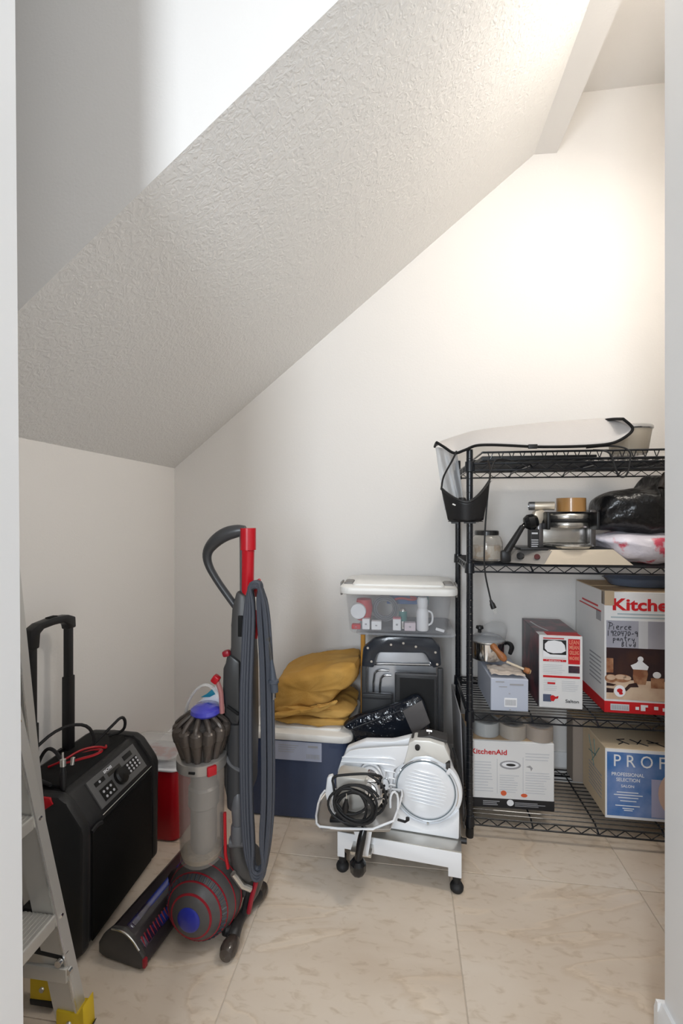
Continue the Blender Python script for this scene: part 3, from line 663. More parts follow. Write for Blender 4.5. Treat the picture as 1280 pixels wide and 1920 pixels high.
# --- blue tote
t = thing('blue_storage_tote', 'slate blue translucent storage tote with a white lid on the floor, beneath the mustard canvas', 'storage bin', (-.425,1.765,0))
W, D = .455, .385
BT = mat('blue_tub', (.042,.062,.125), .35, alpha=.93, coat=.2)
tote_shell(B(), W-.03, D-.02, .320, .012).obj('tub', BT, t)
B().bb(-.19,.19,.03,.33,.015,.23,.02).obj('folded_denim', mat('denim', (.05,.07,.13), .9, bump=(80,.5,.004)), t)
b = lid_mesh(W, D, .030); bmesh.ops.translate(b.bm, vec=(0,0,.315), verts=b.bm.verts); b.obj('lid', WHT, t)
b = B(); b.bb(-.085,.105,.0045,.0065,.238,.312); b.obj('paper_label', mat('pale_blue_label', (.42,.45,.56), .5), t, ang=0)
decal('label_print', [(.045+.006*k,.048+.006*k,.248,.266) for k in range(9)]+lines(-.07,.02,.27,.305,4,.25,31)+[(.05,.09,.292,.300)], PRINTG, t, .0040)
# --- mustard canvas
t = thing('canvas_drop_cloth', 'thickly folded mustard yellow canvas piled on the white lid of the blue tote', 'cloth', (-.37,1.96,.354))
CAN = mat('mustard_canvas', (.50,.27,.055), .85, bump=(240,.35,.002), mix=((.56,.33,.09), 5, .4, .65))
def fold(pts, y0, dep, seed, nzv=.008, sub=1, e=6):
    b = B(); b.inflate(pts, y0, dep, 25, e=e, nz=nzv, nf=7, sub=sub, seed=seed)
    bm = b.bm; bmesh.ops.recalc_face_normals(bm, faces=bm.faces); bmesh.ops.subdivide_edges(bm, edges=bm.edges[:], cuts=1, use_grid_fill=True); bm.normal_update()
    for v in bm.verts:
        q = v.co*16+Vector((seed*3,0,0)); r = 1-abs(noise.noise(Vector((q.x*.7+q.z*.9, q.y, q.z*1.2-q.x*.3))))*2.2
        v.co += v.normal*(.0075*max(0,r)-.004)+v.normal*.0015*noise.noise(v.co*70)
    return b
fold([(-.185,.006),(-.10,.002),(.02,.001),(.13,.003),(.150,.012),(.135,.030),(.04,.036),(-.06,.030),(-.17,.028)], 0, .30, 1, .005).obj('fold', CAN, t, ang=50)
fold([(-.185,.034),(-.08,.030),(.06,.034),(.13,.030),(.168,.044),(.172,.058),(.12,.075),(.05,.070),(-.08,.080),(-.17,.075)], .004, .29, 2, .007).obj('fold', CAN, t, ang=50)
fold([(-.20,.030),(-.165,.018),(-.12,.040),(-.06,.062),(.00,.064),(.06,.078),(.10,.110),(.125,.140),(.178,.172),(.182,.232),(.172,.248),(.09,.238),(.02,.228),(-.05,.214),(-.12,.190),(-.16,.165),(-.175,.120),(-.195,.09)], .008, .28, 6, .012).obj('fold', CAN, t, ang=50)
fold([(-.20,.010),(-.10,.045),(-.02,.062),(.05,.072),(.11,.110),(.10,.118),(.04,.086),(-.03,.078),(-.12,.060),(-.19,.030)], -.150, .03, 9, .004, 2, 3).obj('fold', CAN, t, ang=50)
# --- tall clear bin with flat things stored upright in it
t = thing('tall_clear_bin', 'tall clear plastic bin behind the slicer, holding upright black and silver trays', 'storage bin', (.008,1.845,0))
tote_shell(B(), .385, .300, .738, .006, .025).obj('tub', mat('hazy_clear_plastic', (.22,.23,.25), .25, alpha=.05), t)
b = B(); b.prism(rrect(.40,.31,.03,-.005), .728, .738, 'z', bev=.003); b.obj('rim', FROST, t)
NV = mat('navy_black_gloss', (.008,.012,.022), .14)
t2 = thing('black_folding_trolley', 'glossy black arched plastic handle frame standing upright in the tall clear bin', 'trolley', (.0,1.872,.012))
arch = [(-.172,.575),(-.165,.655),(-.121,.694),(-.06,.706),(0,.709),(.06,.707),(.115,.703),(.148,.669),(.152,.593),(.119,.581),(.094,.627),(.083,.641),(-.099,.636),(-.112,.620),(-.121,.572)]
B().prism(arch, 0, .03, bev=.008).obj('arched_handle', NV, t2)
b = B()
for x, z in ((-.145,.655),(.128,.648),(-.13,.60),(.135,.60),(-.05,.672),(.05,.668),(0,.680)): b.lathe([(0,-.002),(.005,-.001),(.005,.002)], c=(x,-.001,z), axis=(0,-1,0), seg=10)
b.obj('screw', STEEL, t2)
B().bb(-.172,-.150,.004,.028,.0,.58,.004).bb(.138,.160,.004,.028,.0,.58,.004).obj('side_rail', BLK, t2)
B().bb(-.170,-.045,-.006,.020,.0,.468,.006).bb(-.168,-.047,-.010,-.004,.448,.462,.002).obj('lower_panel', BLK, t2)
t2 = thing('black_flat_case', 'matte black flat rectangular case standing upright at the right in the tall clear bin', 'case', (.045,1.868,.012))
B().bb(-.080,.090,-.012,.020,.0,.560,.008).obj('shell', BLK, t2)
B().bb(-.060,.078,-.0145,-.011,.30,.545,.002).obj('raised_panel', BLKM, t2)
b = B(); b.bb(-.080,.090,-.013,-.010,.556,.562,.001); b.obj('edge', MGR, t2)
t2 = thing('silver_baking_tray', 'silver rimmed baking tray standing on edge in the tall clear bin', 'tray', (-.02,1.925,.012))
TR = mat('tray_metal', (.62,.64,.68), .3, .7)
B().prism([(p[0], p[1]) for p in rrect(.31,.64,.03,0)], .004, .010, 'y', bev=.002).obj('pan', TR, t2)
b = B(); b.tube([(-.140,-.004,.40),(-.140,-.004,.560),(-.125,-.004,.575),(.135,-.004,.580)], .006, 8, smooth=1); b.tube([(-.105,-.006,.40),(-.105,-.006,.53),(-.085,-.006,.55),(-.04,-.006,.55)], .005, 8, smooth=1); b.tube([(-.078,-.006,.40),(-.078,-.006,.51),(-.06,-.006,.53),(-.03,-.006,.53)], .005, 8, smooth=1); b.obj('rolled_rim', CHROME, t2)
t2 = thing('orange_roll', 'orange plastic strip standing at the left side of the tall clear bin', 'roll', (-.168,1.91,.012))
B().lathe([(0,0),(.010,0),(.010,.70),(0,.705)], seg=16).obj('roll', mat('orange_plastic', (.62,.28,.02), .4), t2)
t2 = thing('grey_flat_board', 'narrow translucent grey plastic panel standing on edge between the clear bin and the shelving', 'board', (.226,1.80,0))
B().box((0,.16,.225), (.005,.32,.44), rotd('Y',-2), .002).obj('panel', mat('grey_translucent_panel', (.42,.42,.44), .3, alpha=.8), t2)
# --- tote with white lid on top
t = thing('clear_storage_tote', 'clear tote with white lid and grey latches, stacked on the tall clear bin', 'storage bin', (-.022,1.800,.7385))
W, D, Hh = .452, .350, .160
tote_shell(B(), W-.02, D-.01, Hh, .020, .03).obj('tub', mat('clear_tub', (.50,.52,.56), .2, alpha=.13), t)
b = lid_mesh(W+.018, D+.008, .030); bmesh.ops.translate(b.bm, vec=(0,0,.158), verts=b.bm.verts); b.obj('lid', mat('bright_white_lid', (.86,.85,.82), .35), t)
LAT = mat('grey_latch', (.22,.21,.20), .45)
for s in (-1, 1):
    B().bb(s*.205-.020, s*.205+.020, .085, .165, .176, .198, .008).bb(s*.236-.004, s*.236+.004, .09, .16, .140, .195, .003).obj('latch', LAT, t)
def small(name, label, cat, loc): return thing(name, label, cat, loc, 0, 'small things inside the clear tote')
x0, y0, z0 = -.022, 1.800, .7385+.0125
t2 = small('white_round_jar', 'round white jar lid facing out at the left end of the clear tote', 'jar', (x0-.160, y0+.045, z0+.072))
B().lathe([(0,-.008),(.030,-.008),(.032,-.004),(.032,.03),(0,.03)], axis=(0,1,0), seg=30).obj('lid', PRINTW, t2)
t2 = small('red_cap_bottle', 'red plastic cap or cup lying at the upper left inside the clear tote', 'cup', (x0-.140, y0+.085, z0+.03))
B().lathe([(0,0),(.028,0),(.036,.05),(.030,.085),(0,.09)], seg=24).obj('body', mat('soft_red', (.55,.05,.05), .5), t2)
for i, (x, w, h, lab, m_) in enumerate(((-.128,.030,.042,'small white upright box right beside the red box in the clear tote',PRINTW),(-.086,.040,.034,'wide pale cream box at the bottom of the clear tote, left of centre',PRINTW),(-.004,.032,.046,'small white box with a pink top standing near the middle of the clear tote',PRINTW),(.048,.044,.032,'wide pinkish box beside the white bottle in the clear tote',mat('pale_pink_print', (.72,.62,.68), .5)),(-.168,.036,.018,'small red box lying under the round white lid in the clear tote',PRINTR))):
    t2 = small('small_box', lab, 'box', (x0+x, y0+.032, z0+.001))
    B().bb(-w/2, w/2, 0, .03, 0, h, .002, 1).obj('carton', m_, t2, ang=0)
    decal('symbol', [(-.004,.004,h*.45,h*.6)], PRINTG, t2, -.0008)
    if i == 2: B().bb(-w/2, w/2, .0, .03, h, h+.004).obj('top', mat('pink_print', (.6,.2,.25), .5), t2, ang=0)
t2 = small('white_spray_bottle', 'white plastic bottle with a cap and side handle at the right inside the clear tote', 'bottle', (x0+.098, y0+.060, z0))
B().lathe([(0,0),(.022,0),(.024,.006),(.024,.075),(.018,.088),(.020,.092),(.022,.118),(.018,.132),(0,.134)], seg=26).obj('body', PRINTW, t2)
B().tube([(.022,0,.078),(.040,0,.070),(.040,0,.03),(.022,0,.02)], .004, 8, smooth=2).obj('handle', PRINTW, t2)
t2 = small('dark_coil', 'dark round grey coil standing in the middle of the clear tote', 'coil', (x0-.055, y0+.12, z0+.07))
for r_ in (.052,.044,.036): B().tube([(r_*math.cos(a*PI/12), .004, r_*math.sin(a*PI/12)) for a in range(24)], .0042, 6, closed=True).obj('loop', mat('coil_grey', (.20,.20,.21), .5), t2)
t2 = small('teal_bottle', 'small silver and teal bottle standing in the middle of the clear tote behind the boxes', 'bottle', (x0+.020, y0+.085, z0))
B().lathe([(0,0),(.016,0),(.016,.07),(.010,.08),(0,.082)], seg=20).obj('body', STEEL, t2)
B().lathe([(.0165,.030),(.0168,.032),(.0168,.068),(.0165,.07)], seg=20).obj('sleeve', mat('teal_sleeve', (.06,.22,.20), .4), t2)
t2 = small('red_cord_coil', 'thin red cord lying along the upper back of the clear tote', 'cord', (x0+.03, y0+.14, z0+.10))
B().tube([(-.06,0,0),(-.02,.01,.012),(.03,0,.004),(.05,-.01,.015),(.02,-.02,.022)], .005, 8, smooth=2).obj('cord', mat('soft_red', (.55,.05,.05), .5), t2)
t2 = small('blue_packet', 'flat blue and green packet along the back of the clear tote near the lid', 'packet', (x0+.03, y0+.20, z0+.075))
B().bb(-.08,.10,-.004,.004,0,.06,.003).obj('packet', mat('blue_packet_print', (.08,.16,.38), .5, mix=((.05,.30,.12), 9, .5, .6)), t2)
t2 = small('white_tag', 'small white tag lying at the lower right corner inside the clear tote', 'tag', (x0+.165, y0+.030, z0+.006))
B().box((0,0,.004), (.034,.004,.010), rotd('Y',15)).obj('tag', PRINTW, t2, ang=0)
# --- black film-wrapped package behind the slicer
FILM = mat('black_wrap_film', (.006,.009,.016), .13, spec=.8, bump=(34,.8,.010))
t = thing('black_wrapped_package', 'glossy black plastic-wrapped package leaning behind the meat slicer', 'package', (-.048,1.812,0))
b = B(); b.inflate([(-.125,.02),(-.135,.352),(-.200,.366),(-.175,.392),(-.08,.43),(.02,.47),(.085,.508),(.118,.505),(.135,.44),(.155,.36),(.155,.02)], 0, .052, 9, e=4, nz=.010, nf=12, sub=2, seed=12); b.obj('package', FILM, t, ang=60)
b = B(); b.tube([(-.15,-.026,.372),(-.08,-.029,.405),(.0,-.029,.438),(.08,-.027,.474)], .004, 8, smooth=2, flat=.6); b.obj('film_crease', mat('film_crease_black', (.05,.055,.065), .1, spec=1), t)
B().prism([(.045,.455),(.118,.500),(.150,.415),(.085,.365)], -.034, -.030, bev=.001).obj('clear_corner', mat('grey_film', (.16,.15,.15), .25, alpha=.7), t)

# ---------------------------------------------------------------- meat slicer
t = thing('meat_slicer', 'white and silver electric meat slicer with ribbed round blade guard on the floor', 'meat slicer', (-.019,1.5185,0), R(-5.7))
BRS = mat('slicer_brushed_steel', (.56,.55,.52), .28, .9, bump=(260,.05,.001))
b = B(); b.prism([(-.205,.050),(-.180,.050),(-.180,.080),(.163,.078),(.163,.050),(.205,.050),(.205,.130),(-.205,.134)], -.002, .002, bev=.0012); b.obj('front_skirt', SLIC, t)
b = B(); b.bb(-.205,.205,.0,.25,.128,.134,.002); b.obj('base_plate', BRS, t)
b = B(); b.prism([(0,.050),(.035,.050),(.035,.09),(.215,.09),(.215,.050),(.25,.050),(.25,.130),(0,.130)], -.205, -.201, 'x'); b.prism([(0,.050),(.035,.050),(.035,.09),(.215,.09),(.215,.050),(.25,.050),(.25,.130),(0,.130)], .201, .205, 'x'); b.bb(-.205,.205,.246,.25,.05,.13); b.obj('side_skirt', BRS, t)
b = B(); b.bb(-.17,.16,.03,.235,.06,.10,.004); b.obj('underbody', BLKM, t)
def foot(x, y):
    b = B(); b.lathe([(0,0),(.017,0),(.021,.005),(.022,.014),(.018,.022),(.011,.026),(.010,.034),(.013,.036),(.013,.050),(0,.052)], c=(x,y,0), seg=24); return b.obj('foot', RUB, t)
foot(-.190,.012); foot(.190,.012); foot(-.190,.236); foot(.192,.236)
# body casting
bd = [(-.030,.136),(.195,.134),(.195,.165),(.198,.185),(.186,.20),(.10,.17),(-.02,.20),(-.045,.20)]
b = B(); b.prism([(-.045,.136),(.197,.134),(.200,.20),(.205,.262),(.170,.36),(.150,.42),(.035,.428),(-.03,.405),(-.13,.395),(-.20,.36),(-.215,.32),(-.06,.31),(-.055,.20)], .115, .150, bev=.008); b.obj('body', SLIC, t)
b = B(); b.lathe([(0,.0),(.110,.0),(.119,.004),(.122,.014),(.120,.030),(0,.032)], c=(.089,.086,.262), axis=(0,1,0), seg=72); b.obj('blade_guard_ring', SLIC, t)
b = B(); b.prism([(-.050,.137),(.198,.137),(.199,.215),(.170,.185),(.130,.160),(.089,.150),(.040,.160),(.000,.190),(-.030,.225),(-.050,.215)], .050, .116, bev=.005); b.obj('lower_casting', SLIC, t)
b = B(); b.lathe([(.1075,.004),(.108,-.003),(.1055,-.004),(.1045,.004)], c=(.089,.086,.265), axis=(0,1,0), seg=72); b.obj('blade', CHROME, t)
b = B(); b.lathe([(.0,-.0095),(.090,-.0085),(.098,-.004),(.0985,.004)], c=(.087,.086,.268), axis=(0,1,0), seg=72); b.obj('blade_cover', SLIC, t)
b = B(); b.tube([(.087+.0995*math.cos(R(a)), .0795, .268+.0995*math.sin(R(a))) for a in range(0, 360, 6)], .0018, 6, closed=True); b.obj('cover_groove', mat('groove_grey', (.16,.20,.22), .4), t)
for k in range(10):
    z = -.048+k*.0118; hw = .078*math.sqrt(max(.1, 1-(z/.075)**2))*.95
    b = B(); b.tube([(.087-hw+.004,.0775,.272+z+.004*hw*8+.004),(.087-hw*.4,.0755,.272+z+.005),(.087+hw*.4,.0755,.272+z-.001),(.087+hw-.004,.0775,.272+z-.006)], [.001,.0038,.0038,.001], 8, smooth=1); b.obj('rib', SLIC, t)
B().lathe([(0,.003),(.004,.002),(.0045,0)], c=(.095,.077,.158), axis=(0,-1,0), seg=12).obj('screw', STEEL, t)
b = B(); b.prism([(.010,.345),(.030,.425),(.050,.437),(.100,.440),(.150,.430),(.170,.385),(.150,.366),(.10,.388),(.05,.378),(.020,.350)], .078, .140, bev=.004); b.obj('sharpener_housing', mat('slicer_cream', (.80,.79,.75), .35, .15), t)
b = B(); b.prism([(.036,.432),(.10,.448),(.160,.438),(.160,.428),(.10,.436),(.05,.430)], .10, .155, bev=.002); b.obj('housing_top', DGR, t)
B().lathe([(0,.012),(.008,.011),(.0095,.0)], c=(.060,.079,.415), axis=(0,-1,0), seg=18).obj('lock_knob', BLK, t)
B().rod((.098,.11,.436), (.098,.11,.458), .003, 8).rod((.089,.11,.460), (.107,.11,.460), .0035, 8).obj('wing_screw', CHROME, t)
B().bb(.155,.170,.076,.10,.350,.372,.003).obj('guard_clip', DGR, t)
B().box((.165,.078,.345), (.012,.006,.022), rotd('Y',28), .001).obj('guard_tab', SLIC, t)
# black spring arm and rod on the right side
B().tube([(.178,.13,.40),(.200,.12,.34),(.212,.115,.26),(.222,.112,.19),(.215,.115,.16)], .004, 8, smooth=2).obj('side_rod', BLK, t)
B().lathe([(0,.0),(.009,0),(.009,.02),(0,.02)], c=(.203,.06,.13), axis=(1,0,0), seg=16).obj('side_knob', BLK, t)
# thickness gauge plate at the left with its ribs
b = B(); b.prism([(-.215,.21),(-.222,.30),(-.205,.350),(-.180,.375),(-.150,.386),(-.05,.405),(.030,.418),(.015,.36),(-.020,.33),(-.030,.25),(-.04,.21)], .070, .078, bev=.002); b.obj('gauge_plate', SLIC, t)
for k in range(5):
    b = B(); b.tube([(-.205-.004*k,.068,.352-.017*k),(-.12,.066,.362-.017*k),(-.040,.067,.372-.017*k-.006*k),(-.015,.069,.365-.018*k-.004*k)], [.002,.0045,.0045,.0015], 8, smooth=1); b.obj('rib', SLIC, t)
# motor / pusher dome with vents
b = B(); b.lathe([(0,-.050),(.025,-.048),(.048,-.035),(.062,-.010),(.066,.030),(.066,.045)], c=(-.098,.02,.280), axis=(0,1,0), seg=44, sx=1, sy=1.0); b.obj('motor_dome', CHROME, t)
for k in range(6):
    a = R(50-17*k); c = Vector((-.098+.058*math.cos(a), -.006, .280+.058*math.sin(a)))
    b = B(); b.box(c, (.020,.010,.006), Matrix.Rotation(-a, 4, 'Y'), .002); b.obj('vent_slot', BLKM, t)
b = B(); b.bb(-.205,-.100,-.035,.045,.225,.345,.015); b.obj('carriage_block', mat('carriage_grey', (.60,.58,.54), .35, .3), t)
b = B(); b.prism([(-.228,.345),(-.210,.352),(-.205,.30),(-.190,.245),(-.200,.222),(-.222,.24),(-.235,.29)], -.055, -.030, bev=.006); b.obj('side_guard', SLIC, t)
# product tray
b = B(); TZ = lambda x, y: .228+.25*(x+.13)*.12+(-y-.02)*.0
pl_ = [(-.285,.05,.205),(-.268,.085,.222),(.004,.085,.262),(.012,.03,.262),(-.012,-.095,.236),(-.235,-.095,.204),(-.262,-.075,.206)]
b._add(pl_+[(x*.96-.005,y*.93,z-.012) for x,y,z in pl_], [(7,8,9,10,11,12,13),]+[(i,(i+1) % 7,7+(i+1) % 7,7+i) for i in range(7)])
b.obj('tray', mat('tray_inner_grey', (.40,.38,.36), .35, .6), t, solid=.003, ang=20)
b = B(); b.tube(pl_, .0038, 8, closed=True, smooth=1); b.obj('tray_rim', SLIC, t)
b = B(); b.prism([(-.150,.215),(-.072,.225),(-.080,.170),(-.090,.105),(-.122,.105),(-.135,.170)], -.052, -.046, bev=.002); b.obj('carriage_arm', SLIC, t)
b = B(); b.prism([(-.150,.100),(-.080,.100),(-.080,.112),(-.150,.112)], -.05, .05, bev=.002); b.obj('arm_rail', STEEL, t)
b = B(); b.tube([(-.095,-.085,.225),(-.102,-.100,.195),(-.110,-.108,.150),(-.112,-.108,.118)], [.010,.014,.012,.012], 16, smooth=1); b.lathe([(0,0),(.020,.002),(.026,.012),(.026,.034),(.018,.044),(0,.046)], c=(-.112,-.108,.090), seg=10); b.obj('carriage_handle', BLKG, t)
B().bb(-.218,-.178,-.06,-.03,.195,.215,.004).obj('left_knob', BLK, t)
B().tube([(.006,-.05,.240),(.03,-.055,.240),(.040,-.055,.248)], .004, 8).lathe([(0,0),(.006,.001),(.006,.008),(0,.009)], c=(.038,-.055,.246), seg=10).obj('tray_latch', BLK, t)
b = B(); b.tube([(-.02,-.03,.262),(-.02,-.035,.30),(-.010,-.03,.318),(.004,-.02,.30),(.004,-.03,.262)], .0035, 8, smooth=1); b.obj('finger_bar', SLIC, t)
# its coiled cord
b = B(); random.seed(3)
def coil(n, cx, cz, rx, rz, y, ph, j, r=.0042):
    pts = []
    for k in range(n*14):
        a = ph+2*PI*k/14
        w_ = 1+.10*math.sin(a*1.37+ph*3)
        pts.append((cx+rx*w_*math.cos(a)+.006*math.sin(a*.53+ph), y-.005*math.sin(a*.71+ph*2)-.0007*k, cz+rz*w_*math.sin(a)+.006*math.cos(a*.37)))
    b.tube(pts, r, 8, smooth=1)
coil(3, -.130, .288, .074, .058, -.070, .4, 1); coil(2, -.128, .292, .064, .048, -.080, 2.1, 1); coil(2, -.135, .282, .055, .055, -.072, 4.0, 1)
b.tube([(-.060,.0,.33),(-.045,-.03,.36),(-.09,-.05,.375),(-.16,-.05,.362),(-.212,-.055,.352),(-.200,-.065,.32),(-.196,-.07,.27)], .0042, 8, smooth=2)
b.tube([(-.09,-.05,.372),(-.045,-.055,.352),(-.028,-.055,.31),(-.040,-.055,.265),(-.07,-.06,.245)], .0042, 8, smooth=2)
b.tube([(-.19,-.085,.30),(-.12,-.09,.345),(-.075,-.09,.29),(-.15,-.09,.25),(-.19,-.085,.29)], .0042, 8, smooth=2)
co = b.obj('power_cord', RUB, t)
b = B(); b.lathe([(0,0),(.009,.002),(.011,.02),(.007,.034),(.005,.045),(0,.046)], c=(-.155,-.10,.270), axis=(.1,-.1,1), seg=14); b.obj('plug', BLK, co)
B().box((-.150,-.102,.325), (.002,.006,.018), None).obj('prong', STEEL, co, ang=0)

# ---------------------------------------------------------------- ball vacuum cleaner
t = thing('upright_vacuum', 'grey and red upright ball vacuum cleaner with clear dust bin, left of the slicer', 'vacuum cleaner', (-.574,1.276,0))
BR = .108
BG = mat('ball_grey', (.075,.070,.068), .42)
def sph(b, x0, x1, rad, c, axis, seg=56, n=10):
    prof = []
    for k in range(n+1):
        h = x0+(x1-x0)*k/n; prof.append((math.sqrt(max(0, rad*rad-h*h)), h))
    b.lathe(prof, c=c, axis=axis, seg=seg)
BC = Vector((0,0,BR+.001)); AX = Vector((-.06,-1,.02)).normalized()
b = B(); sph(b, -BR*.999, BR*.999, BR, BC, AX, n=40); ball = b.obj('ball', BG, t)
b = B()
for h in (.000,.030,.056,.072,.090): 
    rr_ = math.sqrt(BR*BR-h*h); b.lathe([(rr_-.001,h-.0022),(rr_+.0016,h-.0012),(rr_+.0012,h+.0012),(rr_-.003,h+.0022)], c=BC, axis=AX, seg=64)
b.obj('red_ring', REDD, ball)
xa = AX.orthogonal().normalized(); ya = AX.cross(xa)
b = B()
for k in range(40):
    a = 2*PI*k/40; h0, h1 = .060, .069
    d = xa*math.cos(a)+ya*math.sin(a)
    p0 = BC+AX*.0585+d*math.sqrt(BR**2-.0585**2); p1 = BC+AX*.0700+d*math.sqrt(BR**2-.0700**2)
    b.tube([p0, p1], .0030, 6)
b.obj('fin', mat('fin_bluegrey', (.05,.06,.075), .3), ball)
b = B(); b.lathe([(.034,.088),(.033,.104),(.026,.1085),(0,.110)], c=BC, axis=AX, seg=40); b.obj('hub', mat('cobalt_plastic', (.012,.022,.30), .28, coat=.3), ball)
# motor body above ball joining spine
b = B(); b.inflate([(-.02,.17),(.06,.20),(.12,.205),(.150,.16),(.155,.10),(.125,.05),(.10,.10),(.07,.17)], .055, .10, 11, e=4, sub=2); b.obj('yoke', DGR, t)
# cleaner head
hd = bpy.data.objects.new('cleaner_head', None); COL.objects.link(hd); hd.parent = t
hd.location = (-.166,-.130,0); hd.rotation_euler = (0,0,R(-9))
cs = [(-.085,.012),(-.060,.004),(.045,.004),(.060,.012),(.060,.030),(.040,.055),(.020,.078),(-.010,.092),(-.045,.088),(-.070,.065),(-.085,.040)]
b = B(); b.prism(cs, 0, .36, bev=.004); b.obj('housing', mat('head_dark', (.035,.028,.030), .3), hd)
b = B(); b.prism([(x*1.04-.002, z*1.02) for x, z in cs], -.010, .004, bev=.003); b.obj('end_cap', DGR, hd)
b = B(); b.tube([(-.045,-.010,.090),(-.010,-.012,.095),(.022,-.012,.082),(.045,-.011,.056)], .003, 8, smooth=2); b.obj('end_trim', STEEL, hd)
b = B(); b.bb(.055,.064,-.012,.0,.012,.035,.002); b.obj('red_catch', REDD, hd)
b = B(); b.grid(lambda u, v: (-.012+.062*v, .008+.31*u, .094-.052*v**1.25-.006*(1-v)+.0045), 20, 8); b.obj('clear_window', mat('brush_window', (.03,.02,.05), .08, coat=1, mix=((.03,.06,.38), 6, .5, .62)), hd, solid=.002)  # blue blotches put a sheen into the window's colour
b = B()
for k in range(26): b.tube([(.030,.014+.0118*k,.0675),(.048,.010+.0118*k,.047)], .0022, 5)
b.obj('brush_bristles', REDD, hd, kind='stuff')
b = B(); b.tube([(.0,.20,.075),(.05,.18,.085),(.11,.14,.09),(.165,.11,.10)], [.030,.032,.034,.036], 16, smooth=1); b.obj('neck', mat('neck_black', (.02,.016,.018), .45), hd)
# clear bin
BX, BY = .010, -.055; BZ = .014
b = B(); b.lathe([(0,.235),(.050,.236),(.058,.244),(.0595,.27),(.0645,.500),(.066,.512)], c=(BX,BY,BZ), seg=52); b.lathe([(.066,.512),(.064,.512),(.0625,.50),(.0575,.27),(.05,.246),(0,.245)], c=(BX,BY,BZ), seg=52)
b.obj('clear_bin', mat('bin_clear', (.40,.37,.34), .08, alpha=.26, coat=.6), t)
b = B(); b.lathe([(0,.26),(.028,.26),(.036,.28),(.036,.385),(.042,.392),(.042,.44),(.036,.446),(.036,.52),(0,.52)], c=(BX+.006,BY,BZ), seg=40); b.obj('inner_cyclone', mat('cyclone_grey', (.33,.31,.29), .35, .4), t)
b = B(); b.lathe([(0,.247),(.052,.248),(.056,.262),(0,.268)], c=(BX,BY,BZ), seg=30); b.obj('dust', mat('bin_dust', (.30,.24,.17), .95, bump=(60,.8,.01)), t)
b = B(); b.lathe([(.0655,.498),(.0685,.500),(.0685,.526),(.0655,.528)], c=(BX,BY,BZ), seg=52); b.obj('bin_collar', mat('collar_silver', (.38,.36,.34), .3, .6), t)
b = B(); b.box((BX+.050,BY-.048,.510+BZ), (.026,.012,.026), rotd('Z',46), .003); b.obj('red_release', RED, t)
b = B(); b.bb(BX-.006,BX+.012,BY-.071,BY-.066,.508+BZ,.514+BZ,.001); b.obj('collar_slot', BLKM, t)
# cyclone crown: ring of cones
CYC = mat('cyclone_bronze', (.085,.070,.060), .28, .35)
b = B(); b.lathe([(0,.522),(.050,.522),(.052,.54),(.060,.600),(.058,.622),(.03,.640),(0,.642)], c=(BX,BY,BZ), seg=36); b.obj('cyclone_core', mat('cyclone_dark', (.03,.026,.024), .4), t)
for k in range(12):
    a = 2*PI*k/12+.2; cx, cy = BX+.058*math.cos(a), BY+.058*math.sin(a)
    ax = Vector((.20*math.cos(a), .20*math.sin(a), 1)).normalized()
    b = B(); base = Vector((BX+.047*math.cos(a), BY+.047*math.sin(a), .522+BZ))
    b.lathe([(0,0),(.0085,0),(.0165,.062),(.0185,.064),(.0185,.082),(.016,.092),(.009,.098),(0,.099)], c=base, axis=ax, seg=18)
    cone = b.obj('cyclone_cone', CYC, t)
    b = B(); p = base+ax*.096; q = Vector((BX+.028*math.cos(a), BY+.028*math.sin(a), .645+BZ)); b.tube([p+Vector((.008*math.cos(a),.008*math.sin(a),-.012)), p+Vector((0,0,.006)), q], [.006,.008,.007], 8, smooth=1); b.obj('cone_duct', CYC, cone)
b = B(); b.lathe([(0,.642),(.038,.642),(.043,.648),(.041,.658),(.028,.668),(0,.672)], c=(BX+.012,BY,BZ), seg=36); b.obj('blue_filter_cap', mat('cobalt_cap', (.06,.06,.45), .15, coat=.6), t)
b = B(); b.tube([(-.040,BY,.640),(-.034,BY,.680),(-.010,BY,.722),(.020,BY,.740),(.045,BY,.730),(.060,BY,.705)], .0075, 10, smooth=2, flat=.5); b.obj('clear_carry_handle', mat('handle_clear', (.85,.85,.84), .08, alpha=.42, coat=.6), t)
b = B(); b.prism([(-.025,.665),(.005,.690),(.035,.722),(.048,.715),(.055,.690),(.055,.665)], BY+.028, BY+.052, bev=.006); wp = b.obj('white_wedge', PRINTW, t)  # unidentified white piece, modelled as part of the vacuum
b = B(); b.prism([(-.006,.690),(.012,.700),(.030,.716),(.040,.712),(.040,.702),(.022,.692)], BY+.024, BY+.030, bev=.001); b.obj('teal_patch', mat('teal_plastic', (.02,.24,.36), .3), wp)
b = B(); b.box((.052,BY-.002,.755), (.020,.02,.022), rotd('Y',35), .004); b.obj('red_catch', RED, t)
b = B(); b.tube([(.056,BY,.748),(.066,BY,.72),(.070,BY,.66)], .007, 8); b.obj('pink_catch_arm', mat('rose_plastic', (.38,.16,.15), .3), t)
